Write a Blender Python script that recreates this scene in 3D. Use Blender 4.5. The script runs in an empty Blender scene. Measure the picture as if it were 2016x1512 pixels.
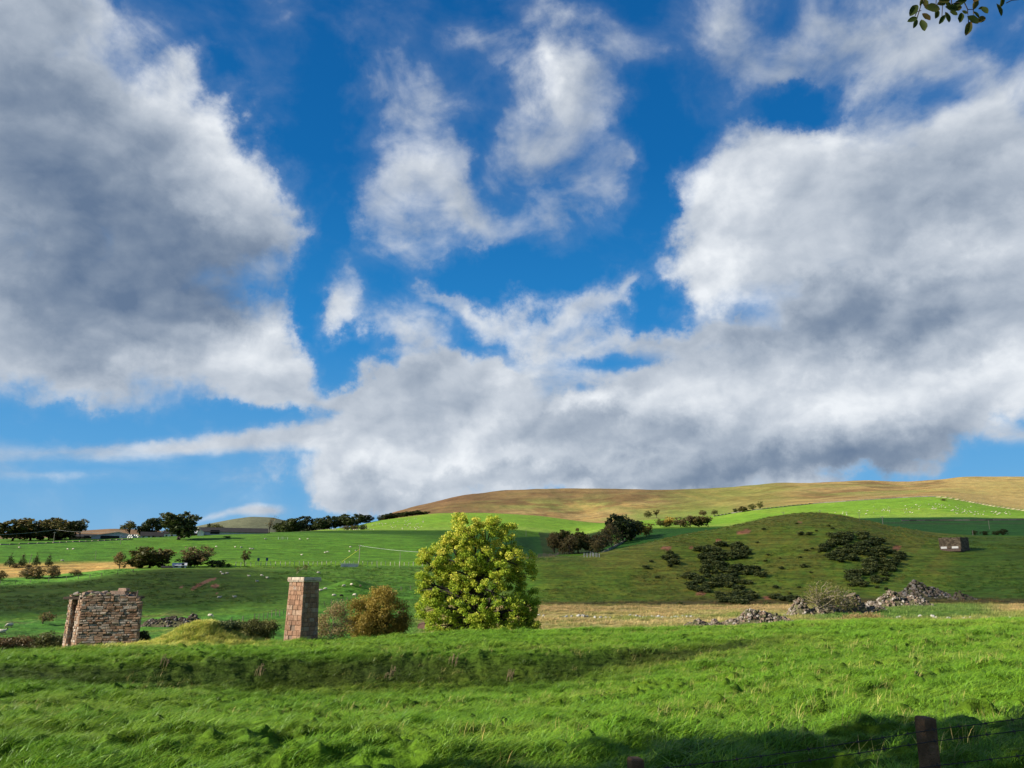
import bpy, math, random
import numpy as np
from mathutils import Vector, Matrix
random.seed(7)
RNG = np.random.default_rng(11)
R = math.radians
scene = bpy.context.scene
COL = scene.collection

# ------------------------------------------------------------------ camera
F = 1500.0                    # focal length for a frame 2016 wide
PITCH = math.atan(384 / F)
EYE = 1.7
SP, CP = math.sin(PITCH), math.cos(PITCH)
cam_d = bpy.data.cameras.new("camera")
cam = bpy.data.objects.new("camera", cam_d)
COL.objects.link(cam)
cam.location = (0, 0, EYE)
cam.rotation_euler = (math.pi / 2 + PITCH, 0, 0)
cam_d.sensor_width = 36
cam_d.lens = 36 * F / 2016
cam_d.clip_start = 0.1
cam_d.clip_end = 30000
scene.camera = cam

def ray(px, py):
    """unit horizontal azimuth and slope of the sight line through a photo point"""
    xc = (px - 1008) / F
    yc = (756 - py) / F
    dy = CP - yc * SP
    dz = SP + yc * CP
    h = math.hypot(xc, dy)
    return math.atan2(xc, dy), dz / h

def project(x, y, z):
    dz = z - EYE
    dep = y * CP + dz * SP
    up = -y * SP + dz * CP
    dep = np.maximum(dep, 1e-3)
    return 1008 + F * x / dep, 756 - F * up / dep

# ------------------------------------------------------------------ numpy noise
def _hash(ix, iy, seed):
    h = (ix.astype(np.int64) * 374761393 + iy.astype(np.int64) * 668265263 + seed * 1442695041) & 0x7fffffff
    h = ((h ^ (h >> 13)) * 1274126177) & 0x7fffffff
    return ((h ^ (h >> 16)) & 0xffff) / 65535.0
def vnoise(x, y, seed=0):
    ix = np.floor(x); iy = np.floor(y)
    fx = x - ix; fy = y - iy
    fx = fx * fx * fx * (fx * (fx * 6 - 15) + 10); fy = fy * fy * fy * (fy * (fy * 6 - 15) + 10)
    a = _hash(ix, iy, seed); b = _hash(ix + 1, iy, seed)
    c = _hash(ix, iy + 1, seed); d = _hash(ix + 1, iy + 1, seed)
    return (a * (1 - fx) + b * fx) * (1 - fy) + (c * (1 - fx) + d * fx) * fy
def fbm(x, y, o=4, seed=0):
    s = 0; a = 0.5; t = 0
    for i in range(o):
        s = s + a * vnoise(x * 2 ** i + 17.3 * i, y * 2 ** i - 9.1 * i, seed + i); t += a; a *= 0.5
    return s / t - 0.5

def pchip(xk, yk, x):
    """monotone cubic; xk increasing"""
    h = np.diff(xk); d = np.diff(yk) / h
    n = len(xk); m = np.zeros(n)
    for i in range(1, n - 1):
        if d[i - 1] * d[i] > 0:
            w1 = 2 * h[i] + h[i - 1]; w2 = h[i] + 2 * h[i - 1]
            m[i] = (w1 + w2) / (w1 / d[i - 1] + w2 / d[i])
    m[0] = d[0]; m[-1] = d[-1]
    x = np.clip(x, xk[0], xk[-1])
    k = np.clip(np.searchsorted(xk, x, side='right') - 1, 0, n - 2)
    t = (x - xk[k]) / h[k]
    return ((1 + 2 * t) * (1 - t) ** 2 * yk[k] + t * (1 - t) ** 2 * h[k] * m[k]
            + t * t * (3 - 2 * t) * yk[k + 1] + t * t * (t - 1) * h[k] * m[k + 1])

# ------------------------------------------------------------------ terrain features
# every feature is a line across the land: (photo x, photo y, distance); Z entries give the height directly
def feat(pts):
    az = []; rr = []; zz = []
    for p in pts:
        if len(p) == 4:
            a, _ = ray(p[0], 1137); z = p[3]
        else:
            a, s = ray(p[0], p[1]); z = EYE + p[2] * s
        az.append(a); rr.append(p[2]); zz.append(z)
    return np.array(az), np.array(rr), np.array(zz)
Z = 'z'
FEATS = [feat(f) for f in [
    [(0, Z, 0.4, 0.0), (2016, Z, 0.4, 0.0)],
    [(0, Z, 4.6, -0.62), (700, Z, 4.6, -0.55), (1255, Z, 4.6, -0.5), (1815, Z, 4.6, -0.2), (2016, Z, 4.6, -.1)],
    [(-500, Z, 11, -.6), (0, 1512, 12), (500, 1512, 10.6), (1008, 1512, 9.8), (1500, 1512, 9.4), (2016, 1512, 9.4), (2500, Z, 9.5, 0.05)],
    [(-500, 1428, 22), (0, 1430, 21), (500, 1431, 20), (1008, 1430, 19), (1500, 1420, 18), (2016, 1400, 17), (2500, 1390, 17)],
    [(-500, 1352, 38), (0, 1346, 38), (300, 1353, 38), (600, 1360, 38), (1008, 1353, 38), (1180, 1335, 39.5), (1330, 1308, 41.5), (1480, 1284, 43), (1650, 1270, 42), (2016, 1262, 40), (2500, 1255, 40)],
    [(-500, 1313, 42), (0, 1311, 42), (200, 1304, 41), (300, 1298, 41), (600, 1294, 41), (1008, 1287, 41), (1180, 1281, 42.5), (1330, 1272, 45), (1480, 1262, 47), (1650, 1250, 49), (2016, 1244, 48), (2500, 1238, 48)],
    [(-500, 1292, 54), (0, 1287, 54), (150, 1282, 54), (300, 1279, 54), (450, 1275, 55), (600, 1266, 55), (700, 1262, 55), (800, 1256, 55), (900, 1249, 55), (1008, 1246, 55),
     (1100, 1243, 57), (1250, 1240, 60), (1400, 1236, 62), (1500, 1231, 64), (1600, 1226, 65), (1700, 1223, 66), (1850, 1225, 66), (2016, 1221, 66), (2500, 1217, 66)],
    [(-500, Z, 64, -3.6), (0, Z, 64, -3.6), (600, Z, 66, -3.4), (1008, Z, 67, -3.6), (1500, Z, 76, -3.4), (2016, Z, 78, -3.2), (2500, Z, 78, -3)],
    [(-500, 1262, 100), (0, 1263, 100), (300, 1262, 100), (600, 1256, 100), (800, 1254, 100), (1008, 1247, 100), (1250, 1243, 100), (1500, 1236, 100), (2016, 1231, 100), (2500, 1228, 100)],
    [(-500, 1226, 158), (0, 1222, 158), (300, 1216, 160), (400, 1212, 162), (530, 1205, 165), (700, 1200, 170), (850, 1194, 176), (1060, 1192, 180), (1400, 1193, 180), (1700, 1192, 178), (1850, 1190, 178), (2016, 1190, 178), (2500, 1188, 178)],
    [(-500, 1172, 238), (0, 1156, 240), (80, 1150, 243), (160, 1141, 246), (250, 1127, 252), (330, 1121, 256), (420, 1118, 260), (600, 1116, 264), (830, 1116, 266), (960, 1110, 255), (1060, 1100, 245), (1150, 1093, 255),
     (1250, 1074, 270), (1330, 1057, 285), (1400, 1045, 300), (1470, 1030, 315), (1530, 1018, 325), (1590, 1013, 330), (1640, 1015, 332), (1700, 1026, 335), (1760, 1037, 338), (1850, 1050, 335), (1900, 1053, 332), (2016, 1056, 330), (2500, 1060, 330)],
    [(-500, 1128, 296), (0, 1118, 296), (160, 1115, 296), (250, 1112, 294), (330, 1112, 292), (480, 1110, 290), (830, 1111, 292), (960, 1104, 310), (1060, 1096, 330), (1150, 1096, 330), (1250, 1086, 335), (1330, 1072, 345), (1400, 1060, 355),
     (1470, 1050, 365), (1590, 1045, 380), (1700, 1043, 385), (1850, 1054, 380), (1900, 1055, 380), (2016, 1056, 380), (2500, 1060, 380)],
    [(-500, 1070, 440), (0, 1067, 440), (150, 1064, 440), (300, 1062, 440), (400, 1059, 440), (500, 1056, 440), (600, 1055, 440), (800, 1057, 440), (1008, 1064, 440), (1060, 1078, 440), (1130, 1084, 440), (1200, 1076, 435), (1300, 1064, 430), (1400, 1051, 430),
     (1500, 1046, 430), (1700, 1040, 430), (1850, 1045, 430), (2016, 1047, 430), (2500, 1050, 430)],
    [(-500, 1062, 520), (0, 1061, 520), (150, 1057, 520), (300, 1054, 520), (400, 1052, 520), (500, 1049, 530), (600, 1047, 560), (800, 1045, 570), (1008, 1045, 570), (1060, 1050, 570), (1130, 1056, 570), (1200, 1045, 560), (1300, 1041, 550), (1400, 1039, 560),
     (1500, 1033, 570), (1700, 1022, 580), (1850, 1021, 580), (2016, 1021, 580), (2500, 1020, 580)],
    [(-500, 1066, 760), (0, 1064, 760), (300, 1060, 760), (480, 1056, 760), (570, 1052, 760), (650, 1042, 790), (700, 1036, 800), (740, 1027, 820), (800, 1018, 840), (870, 1011, 850), (950, 1010, 860), (1050, 1015, 860), (1110, 1022, 850), (1190, 1030, 840),
     (1290, 1024, 820), (1400, 1016, 830), (1500, 1001, 840), (1600, 991, 850), (1700, 984, 850), (1800, 978, 850), (1850, 977, 850), (1900, 986, 820), (1960, 997, 790), (2016, 1005, 760), (2500, 1010, 740)],
    [(-500, 1056, 1100), (0, 1051, 1100), (100, 1050, 1100), (180, 1047, 1100), (230, 1045, 1100), (290, 1048, 1100), (400, 1053, 1100), (500, 1058, 1100), (700, 1050, 1050), (760, 1034, 1050), (820, 1019, 1030), (900, 1014, 1030), (1050, 1018, 1030), (1150, 1026, 1020), (1250, 1018, 1000), (1400, 1008, 1000),
     (1500, 994, 1000), (1600, 984, 1000), (1700, 977, 1000), (1850, 971, 1000), (1960, 985, 950), (2016, 990, 940), (2500, 995, 940)],
    [(-500, Z, 1700, 30), (0, Z, 1700, 30), (600, Z, 1700, 30), (700, Z, 1700, 60), (760, 1018, 1650), (800, 1008, 1650), (820, 1003, 1650), (850, 996, 1650), (900, 984, 1650), (950, 977, 1680), (1000, 971, 1700), (1100, 968, 1700), (1180, 970, 1700), (1250, 971, 1700), (1400, 969, 1700), (1480, 965, 1700),
     (1530, 961, 1700), (1600, 961, 1700), (1700, 958, 1700), (1780, 961, 1700), (1850, 957, 1700), (1900, 951, 1700), (1980, 949, 1700), (2016, 949, 1700), (2500, 944, 1700)],
    [(-500, Z, 2500, 20), (600, Z, 2500, 30), (900, Z, 2500, 80), (2500, Z, 2500, 80)],
    [(-500, 1062, 3600), (0, 1060, 3600), (200, 1058, 3600), (330, 1050, 3600), (380, 1038, 3600), (430, 1028, 3600), (470, 1021, 3600), (500, 1018, 3600), (530, 1019, 3600), (560, 1025, 3600), (600, 1034, 3600), (680, 1045, 3600), (800, 1058, 3600), (1000, Z, 3600, 60), (2500, Z, 3600, 60)],
    [(-500, Z, 7000, -10), (2500, Z, 7000, -10)],
]]
AZF = 0.76
az_in = np.linspace(-AZF, AZF, 1150)
n_side = 160
t = np.linspace(0, 1, n_side + 1)[1:]
az_r = AZF + t * (math.pi - AZF)
AZ = np.concatenate([-az_r[::-1][1:], az_in, az_r])      # -pi excluded; wraps
r1 = np.exp(np.arange(math.log(0.4), math.log(8), 0.04))
r2 = np.exp(np.arange(math.log(8), math.log(70), 0.0062))
r3 = np.exp(np.arange(math.log(70), math.log(1750), 0.0085))
r4 = np.exp(np.arange(math.log(1750), math.log(7200), 0.03))
RR = np.concatenate([r1, r2, r3, r4])
NA, NR = len(AZ), len(RR)
fr = np.array([pchip(f[0], f[1], AZ) for f in FEATS])    # features x azimuths
fz = np.array([pchip(f[0], f[2], AZ) for f in FEATS])
H = np.zeros((NA, NR))
for j in range(NA):
    H[j] = pchip(fr[:, j], fz[:, j], RR)
# behind the camera the land is level and only gently rolling
w = np.clip((np.abs(AZ) - 1.0) / 1.0, 0, 1)[:, None]; w = w * w * (3 - 2 * w)
H = H * (1 - w) + w * (H.mean(axis=0)[None, :] * 0.35)
GX = np.sin(AZ)[:, None] * RR[None, :]
GY = np.cos(AZ)[:, None] * RR[None, :]
RG = np.broadcast_to(RR[None, :], H.shape)
def win(r, a, b, c, d):
    return np.clip((r - a) / (b - a), 0, 1) * np.clip((d - r) / (d - c), 0, 1)
# hummocks of the near pasture, wind-combed towards the right
near = win(RG, 3, 8, 58, 75)
u = GX * 0.94 + GY * 0.34; v = -GX * 0.34 + GY * 0.94
hum = fbm(u * 0.9, v * 1.5, 3, 3)
bk_ = np.array([np.interp(RR, fr[:, j], np.arange(len(FEATS))) for j in range(NA)])
near = near * (1 - .6 * np.clip(1 - np.abs(bk_ - 4.5) / .7, 0, 1) * (AZ < .3)[:, None])
H += near * (0.22 * hum + 0.24 * np.clip(fbm(u * 1.9 + 40, v * 2.8, 2, 9) * 2, -0.5, 1) + 0.16 * np.clip(fbm(u * 3.1 + 4, v * 4.2, 2, 19) * 2, -0.3, 1) + 0.30 * fbm(GX * 0.16, GY * 0.2, 2, 5))
H += win(RG, 60, 90, 190, 260) * 0.55 * fbm(GX * 0.12, GY * 0.16, 4, 21)
H += win(RG, 95, 110, 175, 190) * 0.5 * np.clip(fbm(GX * 0.35, GY * 0.5, 3, 31) * 1.5, -.4, 1)
H += win(RG, 180, 230, 340, 420) * 1.1 * fbm(GX * 0.045, GY * 0.06, 5, 41)
H += win(RG, 400, 520, 900, 1000) * 1.6 * fbm(GX * 0.012, GY * 0.014, 3, 51)
H += win(RG, 950, 1150, 1900, 2300) * 9.0 * fbm(GX * 0.006, GY * 0.006, 6, 61) * np.clip((1720 - RG) / 300 + .35, 0.15, 1)
# grassy mound beside the ruin
a0, _ = ray(383, 1137); mx, my = 56.0 * math.sin(a0), 56.0 * math.cos(a0)
g = lambda x0, y0, sx, sy, h: h * np.exp(-((GX - x0) / sx) ** 2 - ((GY - y0) / sy) ** 2)
H += g(mx + .3, my + .3, 2.1, 1.8, 1.35) + g(mx + 2.1, my + .8, 1.8, 2.0, .5)
# little knoll on the left pasture
a0, _ = ray(690, 1137); H += g(212 * math.sin(a0), 212 * math.cos(a0), 4.6, 6, 2.3)

def height(x, y):
    r = math.hypot(x, y); a = math.atan2(x, y)
    j = np.searchsorted(AZ, a) - 1; j = min(max(j, 0), NA - 2)
    i = np.searchsorted(RR, r) - 1; i = min(max(i, 0), NR - 2)
    fa = (a - AZ[j]) / (AZ[j + 1] - AZ[j]); fr_ = (r - RR[i]) / (RR[i + 1] - RR[i])
    fa = min(max(fa, 0), 1); fr_ = min(max(fr_, 0), 1)
    return float((H[j, i] * (1 - fr_) + H[j, i + 1] * fr_) * (1 - fa) + (H[j + 1, i] * (1 - fr_) + H[j + 1, i + 1] * fr_) * fa)
def hit(px, py, rmin=3, rmax=7000):
    """first point where the land meets the sight line through a photo point"""
    a, s = ray(px, py)
    j = min(max(np.searchsorted(AZ, a) - 1, 0), NA - 2)
    fa = (a - AZ[j]) / (AZ[j + 1] - AZ[j])
    col = H[j] * (1 - fa) + H[j + 1] * fa
    d = col - (EYE + s * RR)
    ok = np.where((d > 0) & (RR > rmin) & (RR < rmax))[0]
    if len(ok) == 0:
        k = np.argmax(np.where((RR > rmin) & (RR < rmax), d / RR, -9)); r = RR[k]; z = col[k]
        return Vector((r * math.sin(a), r * math.cos(a), z))
    i = ok[0]
    if i > 0 and d[i - 1] <= 0 and RR[i - 1] > rmin:
        tt = -d[i - 1] / (d[i] - d[i - 1]); r = RR[i - 1] + tt * (RR[i] - RR[i - 1])
    else: r = RR[i]
    x, y = r * math.sin(a), r * math.cos(a)
    return Vector((x, y, height(x, y)))
def at(px, r):
    a, _ = ray(px, 1137); x, y = r * math.sin(a), r * math.cos(a)
    return Vector((x, y, height(x, y)))

# ------------------------------------------------------------------ object helpers
def tag(o, label=None, cat=None, group=None, kind=None):
    if label: o['label'] = label
    if cat: o['category'] = cat
    if group: o['group'] = group
    if kind: o['kind'] = kind
    return o
def mesh_arrays(name, V, Fc, attrs=None, cols=None, smooth=False):
    """V (n,3); Fc list of int arrays, each (m,k)"""
    me = bpy.data.meshes.new(name)
    V = np.asarray(V, dtype=np.float32)
    if not isinstance(Fc, list): Fc = [Fc]
    Fc = [np.asarray(f, dtype=np.int32) for f in Fc if len(f)]
    me.vertices.add(len(V)); me.vertices.foreach_set('co', V.ravel())
    nl = sum(f.size for f in Fc); nf = sum(len(f) for f in Fc)
    me.loops.add(nl); me.polygons.add(nf)
    me.loops.foreach_set('vertex_index', np.concatenate([f.ravel() for f in Fc]) if Fc else np.zeros(0, np.int32))
    tot = np.concatenate([np.full(len(f), f.shape[1], np.int32) for f in Fc])
    st = np.concatenate([[0], np.cumsum(tot)[:-1]]).astype(np.int32)
    me.polygons.foreach_set('loop_start', st)
    me.update(calc_edges=True)
    if smooth: me.polygons.foreach_set('use_smooth', np.ones(nf, bool))
    for k, a in (attrs or {}).items():
        at_ = me.attributes.new(k, 'FLOAT', 'POINT'); at_.data.foreach_set('value', np.asarray(a, np.float32))
    for k, a in (cols or {}).items():
        at_ = me.attributes.new(k, 'FLOAT_COLOR', 'POINT')
        c = np.ones((len(V), 4), np.float32); c[:, :3] = a; at_.data.foreach_set('color', c.ravel())
    me.validate(clean_customdata=False)
    return me
def link(name, me, mats, parent=None, loc=(0, 0, 0), rot=(0, 0, 0), scale=None):
    o = bpy.data.objects.new(name, me); COL.objects.link(o)
    if mats is not None:
        for m in (mats if isinstance(mats, (list, tuple)) else [mats]):
            if m.name not in [x.name for x in me.materials if x]: me.materials.append(m)
    o.parent = parent; o.location = loc; o.rotation_euler = rot
    if scale is not None: o.scale = (scale,) * 3 if not hasattr(scale, '__len__') else scale
    return o
def empty(name, loc, rz=0, label=None, cat=None, group=None):
    o = bpy.data.objects.new(name, None); COL.objects.link(o)
    o.location = loc; o.rotation_euler = (0, 0, rz); o.empty_display_size = .3
    return tag(o, label, cat, group)
def copy_thing(root, loc, rz=0, scale=None, label=None, group=None):
    r = root.copy(); COL.objects.link(r); r.location = loc; r.rotation_euler = (0, 0, rz)
    if scale is not None: r.scale = (scale,) * 3 if not hasattr(scale, '__len__') else scale
    if label: r['label'] = label
    if group: r['group'] = group
    for ch in KIDS.get(root.name, []):
        c = ch.copy(); COL.objects.link(c); c.parent = r
    return r
KIDS = {}

class MB:
    """collects simple shapes into one mesh"""
    def __init__(s): s.v = []; s.f = []; s.c = []; s.cc = (1, 1, 1)
    def add(s, vs, fs):
        b = len(s.v); s.v += [tuple(p) for p in vs]; s.c += [s.cc] * len(vs)
        s.f += [tuple(i + b for i in f) for f in fs]
    def box(s, c, d, rz=0, taper=1.0, M=None):
        x, y, z = d[0] / 2, d[1] / 2, d[2] / 2
        vs = [(-x, -y, -z), (x, -y, -z), (x, y, -z), (-x, y, -z), (-x * taper, -y * taper, z), (x * taper, -y * taper, z), (x * taper, y * taper, z), (-x * taper, y * taper, z)]
        ca, sa = math.cos(rz), math.sin(rz)
        if M is None: vs = [(c[0] + p[0] * ca - p[1] * sa, c[1] + p[0] * sa + p[1] * ca, c[2] + p[2]) for p in vs]
        else: vs = [tuple(Vector(c) + M @ Vector(p)) for p in vs]
        s.add(vs, [(0, 3, 2, 1), (4, 5, 6, 7), (0, 1, 5, 4), (1, 2, 6, 5), (2, 3, 7, 6), (3, 0, 4, 7)])
    def tube(s, pts, rad, n=6, caps=True):
        pts = [Vector(p) for p in pts]
        if not hasattr(rad, '__len__'): rad = [rad] * len(pts)
        rings = []; up = Vector((0, 0, 1))
        for i, p in enumerate(pts):
            d = (pts[min(i + 1, len(pts) - 1)] - pts[max(i - 1, 0)])
            d = d.normalized() if d.length > 1e-9 else Vector((0, 0, 1))
            a = d.cross(up)
            if a.length < 0.05: a = d.cross(Vector((1, 0, 0)))
            a.normalize(); b = d.cross(a)
            rings.append([p + (a * math.cos(2 * math.pi * k / n) + b * math.sin(2 * math.pi * k / n)) * rad[i] for k in range(n)])
        vs = [q for r_ in rings for q in r_]; fs = []
        for i in range(len(pts) - 1):
            for k in range(n):
                fs.append((i * n + k, i * n + (k + 1) % n, (i + 1) * n + (k + 1) % n, (i + 1) * n + k))
        if caps: fs.append(tuple(range(n))); fs.append(tuple((len(pts) - 1) * n + k for k in reversed(range(n))))
        s.add(vs, fs)
    def mesh(s, name, smooth=False, cols=True):
        me = bpy.data.meshes.new(name); me.from_pydata(s.v, [], s.f); me.update()
        if smooth:
            for p in me.polygons: p.use_smooth = True
        if cols:
            a = me.attributes.new('col', 'FLOAT_COLOR', 'POINT')
            a.data.foreach_set('color', np.array([(*c, 1) for c in s.c], np.float32).ravel())
        return me
    def build(s, name, mat, parent=None, smooth=False, loc=(0, 0, 0), rz=0):
        return link(name, s.mesh(name, smooth), mat, parent, loc, (0, 0, rz))

# ------------------------------------------------------------------ materials
def newmat(name):
    m = bpy.data.materials.new(name); m.use_nodes = True
    nt = m.node_tree; nt.nodes.clear()
    out = nt.nodes.new('ShaderNodeOutputMaterial')
    return m, nt, out
def N(nt, t, **kw):
    n = nt.nodes.new(t)
    for k, v_ in kw.items():
        if k == 'ins':
            for a, b in v_.items():
                if hasattr(b, 'node'): nt.links.new(b, n.inputs[a])
                else: n.inputs[a].default_value = b
        else: setattr(n, k, v_)
    return n
def mathn(nt, op, a, b=0.0, c=0.0, clamp=False):
    n = N(nt, 'ShaderNodeMath', operation=op, use_clamp=clamp, ins={0: a, 1: b, 2: c}); return n.outputs[0]
def mixc(nt, f, a, b, mode='MIX'):
    n = N(nt, 'ShaderNodeMix', data_type='RGBA', blend_type=mode)
    for k, v_ in ((0, f), (6, a), (7, b)):
        if hasattr(v_, 'node'): nt.links.new(v_, n.inputs[k])
        else: n.inputs[k].default_value = v_ if k == 0 else (*v_[:3], 1)
    return n.outputs[2]
def ramp(nt, fac, stops, interp='LINEAR'):
    n = N(nt, 'ShaderNodeValToRGB'); nt.links.new(fac, n.inputs[0]); cr = n.color_ramp; cr.interpolation = interp
    while len(cr.elements) < len(stops): cr.elements.new(0.5)
    for e, (p, c) in zip(cr.elements, stops):
        e.position = p; e.color = (*c, 1) if hasattr(c, '__len__') else (c, c, c, 1)
    return n.outputs[0]
def noise(nt, vec, scale, detail=3, rough=0.55, out=0):
    n = N(nt, 'ShaderNodeTexNoise', ins={'Scale': scale, 'Detail': detail, 'Roughness': rough})
    if vec is not None: nt.links.new(vec, n.inputs['Vector'])
    return n.outputs[out]
def mapping(nt, vec, scale=(1, 1, 1), rot=(0, 0, 0), loc=(0, 0, 0)):
    n = N(nt, 'ShaderNodeMapping'); nt.links.new(vec, n.inputs[0])
    n.inputs['Scale'].default_value = scale; n.inputs['Rotation'].default_value = rot; n.inputs['Location'].default_value = loc
    return n.outputs[0]
def simple(name, color, rough=0.8, var=0.25, scale=3.0, bump=0.0, bscale=20, attr=False, metal=0.0):
    """plain surface with mottled colour; attr multiplies by the mesh colour attribute"""
    m, nt, out = newmat(name)
    co = N(nt, 'ShaderNodeTexCoord').outputs['Object']
    nz = noise(nt, co, scale, 4)
    f = ramp(nt, nz, [(0.3, 1 - var), (0.7, 1 + var)])
    c = mixc(nt, 1.0, color, f, 'MULTIPLY')
    if attr:
        a = N(nt, 'ShaderNodeAttribute', attribute_name='col').outputs['Color']
        c = mixc(nt, 1.0, c, a, 'MULTIPLY')
    b = N(nt, 'ShaderNodeBsdfPrincipled', ins={'Roughness': rough, 'Metallic': metal, 'Base Color': c, 'Specular IOR Level': 0.25})
    if bump:
        bn = N(nt, 'ShaderNodeBump', ins={'Strength': bump, 'Distance': 0.05, 'Height': noise(nt, co, bscale, 5)})
        nt.links.new(bn.outputs[0], b.inputs['Normal'])
    nt.links.new(b.outputs[0], out.inputs[0])
    return m
def leafmat(name, c1, c2, c3=None, trans=0.35, nscale=0.6, rough=0.55):
    """leaves: colour runs over the attribute 'tint' plus large soft patches"""
    m, nt, out = newmat(name)
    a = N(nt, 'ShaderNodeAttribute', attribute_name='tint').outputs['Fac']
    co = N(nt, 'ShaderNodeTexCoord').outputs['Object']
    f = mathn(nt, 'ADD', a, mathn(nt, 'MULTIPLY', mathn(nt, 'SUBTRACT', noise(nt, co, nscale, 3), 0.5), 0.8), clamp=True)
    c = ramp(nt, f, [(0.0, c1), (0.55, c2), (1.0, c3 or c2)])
    rv = ramp(nt, N(nt, 'ShaderNodeObjectInfo').outputs['Random'], [(0.0, (.75, .78, .8)), (.5, (1, 1, 1)), (1.0, (1.3, 1.2, 1.1))])
    c = mixc(nt, 1.0, c, rv, 'MULTIPLY')
    d = N(nt, 'ShaderNodeBsdfPrincipled', ins={'Roughness': rough, 'Base Color': c, 'Specular IOR Level': 0.2})
    tr = N(nt, 'ShaderNodeBsdfTranslucent', ins={'Color': c})
    mx_ = N(nt, 'ShaderNodeMixShader', ins={0: trans, 1: d.outputs[0], 2: tr.outputs[0]})
    nt.links.new(mx_.outputs[0], out.inputs[0])
    return m
# ------------------------------------------------------------------ sun and sky
SUN_AZ = R(180 + 75)          # from the left and a little behind the viewer
SUN_EL = R(25)
S = Vector((math.sin(SUN_AZ) * math.cos(SUN_EL), math.cos(SUN_AZ) * math.cos(SUN_EL), math.sin(SUN_EL)))
sl = bpy.data.lights.new("sun", 'SUN'); sl.energy = 5.0; sl.angle = R(0.5); sl.color = (1.0, 0.93, 0.80)
so = bpy.data.objects.new("sun", sl); COL.objects.link(so)
so.rotation_euler = S.to_track_quat('Z', 'Y').to_euler(); so.location = S * 50
scene.view_settings.view_transform = 'Standard'; scene.view_settings.look = 'None'
scene.view_settings.exposure = 1.0; scene.view_settings.gamma = 1.0; scene.view_settings.use_curve_mapping = False

world = bpy.data.worlds.new("World"); scene.world = world; world.use_nodes = True
nt = world.node_tree; nt.nodes.clear()
wout = nt.nodes.new('ShaderNodeOutputWorld'); bg = nt.nodes.new('ShaderNodeBackground')
nt.links.new(bg.outputs[0], wout.inputs[0]); bg.inputs[1].default_value = 0.085
sky = nt.nodes.new('ShaderNodeTexSky'); sky.sky_type = 'NISHITA'; sky.sun_disc = False
sky.sun_elevation = SUN_EL; sky.sun_rotation = SUN_AZ; sky.altitude = 300; sky.air_density = 1.0; sky.dust_density = 0.3; sky.ozone_density = 2.0
gen = N(nt, 'ShaderNodeTexCoord').outputs['Generated']
# direction -> flat chart of the sky centred on the valley's horizon (stereographic)
EC = PITCH
rotm = N(nt, 'ShaderNodeVectorRotate', rotation_type='X_AXIS', ins={'Vector': gen, 'Angle': -EC})
sep = N(nt, 'ShaderNodeSeparateXYZ', ins={0: rotm.outputs[0]})
den = mathn(nt, 'MAXIMUM', mathn(nt, 'ADD', sep.outputs[1], 1.0), 0.02)
qx = mathn(nt, 'DIVIDE', sep.outputs[0], den); qy = mathn(nt, 'DIVIDE', sep.outputs[2], den)
Q = N(nt, 'ShaderNodeCombineXYZ', ins={0: qx, 1: qy}).outputs[0]
# wisp the chart so blob outlines break up
wn = N(nt, 'ShaderNodeTexNoise', ins={'Vector': gen, 'Scale': 9.0, 'Detail': 7.0, 'Roughness': 0.62})
wv = N(nt, 'ShaderNodeVectorMath', operation='SUBTRACT', ins={0: wn.outputs['Color'], 1: (0.5, 0.5, 0.5)}).outputs[0]
wv = N(nt, 'ShaderNodeVectorMath', operation='SCALE', ins={0: wv, 'Scale': 0.075}).outputs[0]
QW = N(nt, 'ShaderNodeVectorMath', operation='ADD', ins={0: Q, 1: wv}).outputs[0]
def blobs(lst, vec):
    tot = None
    for b in lst:
        px, py, rx, ry = b[:4]; rot = b[4] if len(b) > 4 else 0; wt = b[5] if len(b) > 5 else 1.0
        xc, yc = (px - 1008) / F, (756 - py) / F; n = math.sqrt(1 + xc * xc + yc * yc)
        m = N(nt, 'ShaderNodeMapping', vector_type='TEXTURE'); nt.links.new(vec, m.inputs[0])
        m.inputs['Location'].default_value = (xc / (n + 1), yc / (n + 1), 0)
        m.inputs['Rotation'].default_value = (0, 0, R(rot))
        k = 1.42 / (n + 1) / F
        m.inputs['Scale'].default_value = (rx * k, ry * k, 1)
        g_ = N(nt, 'ShaderNodeTexGradient', gradient_type='SPHERICAL'); nt.links.new(m.outputs[0], g_.inputs[0])
        g2 = mathn(nt, 'SMOOTHSTEP', 0, 0) if False else None
        if tot is None: tot = mathn(nt, 'MULTIPLY', g_.outputs['Fac'], wt * 1.5)
        else: tot = mathn(nt, 'MULTIPLY_ADD', g_.outputs['Fac'], wt * 1.5, tot)
    return tot
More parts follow.
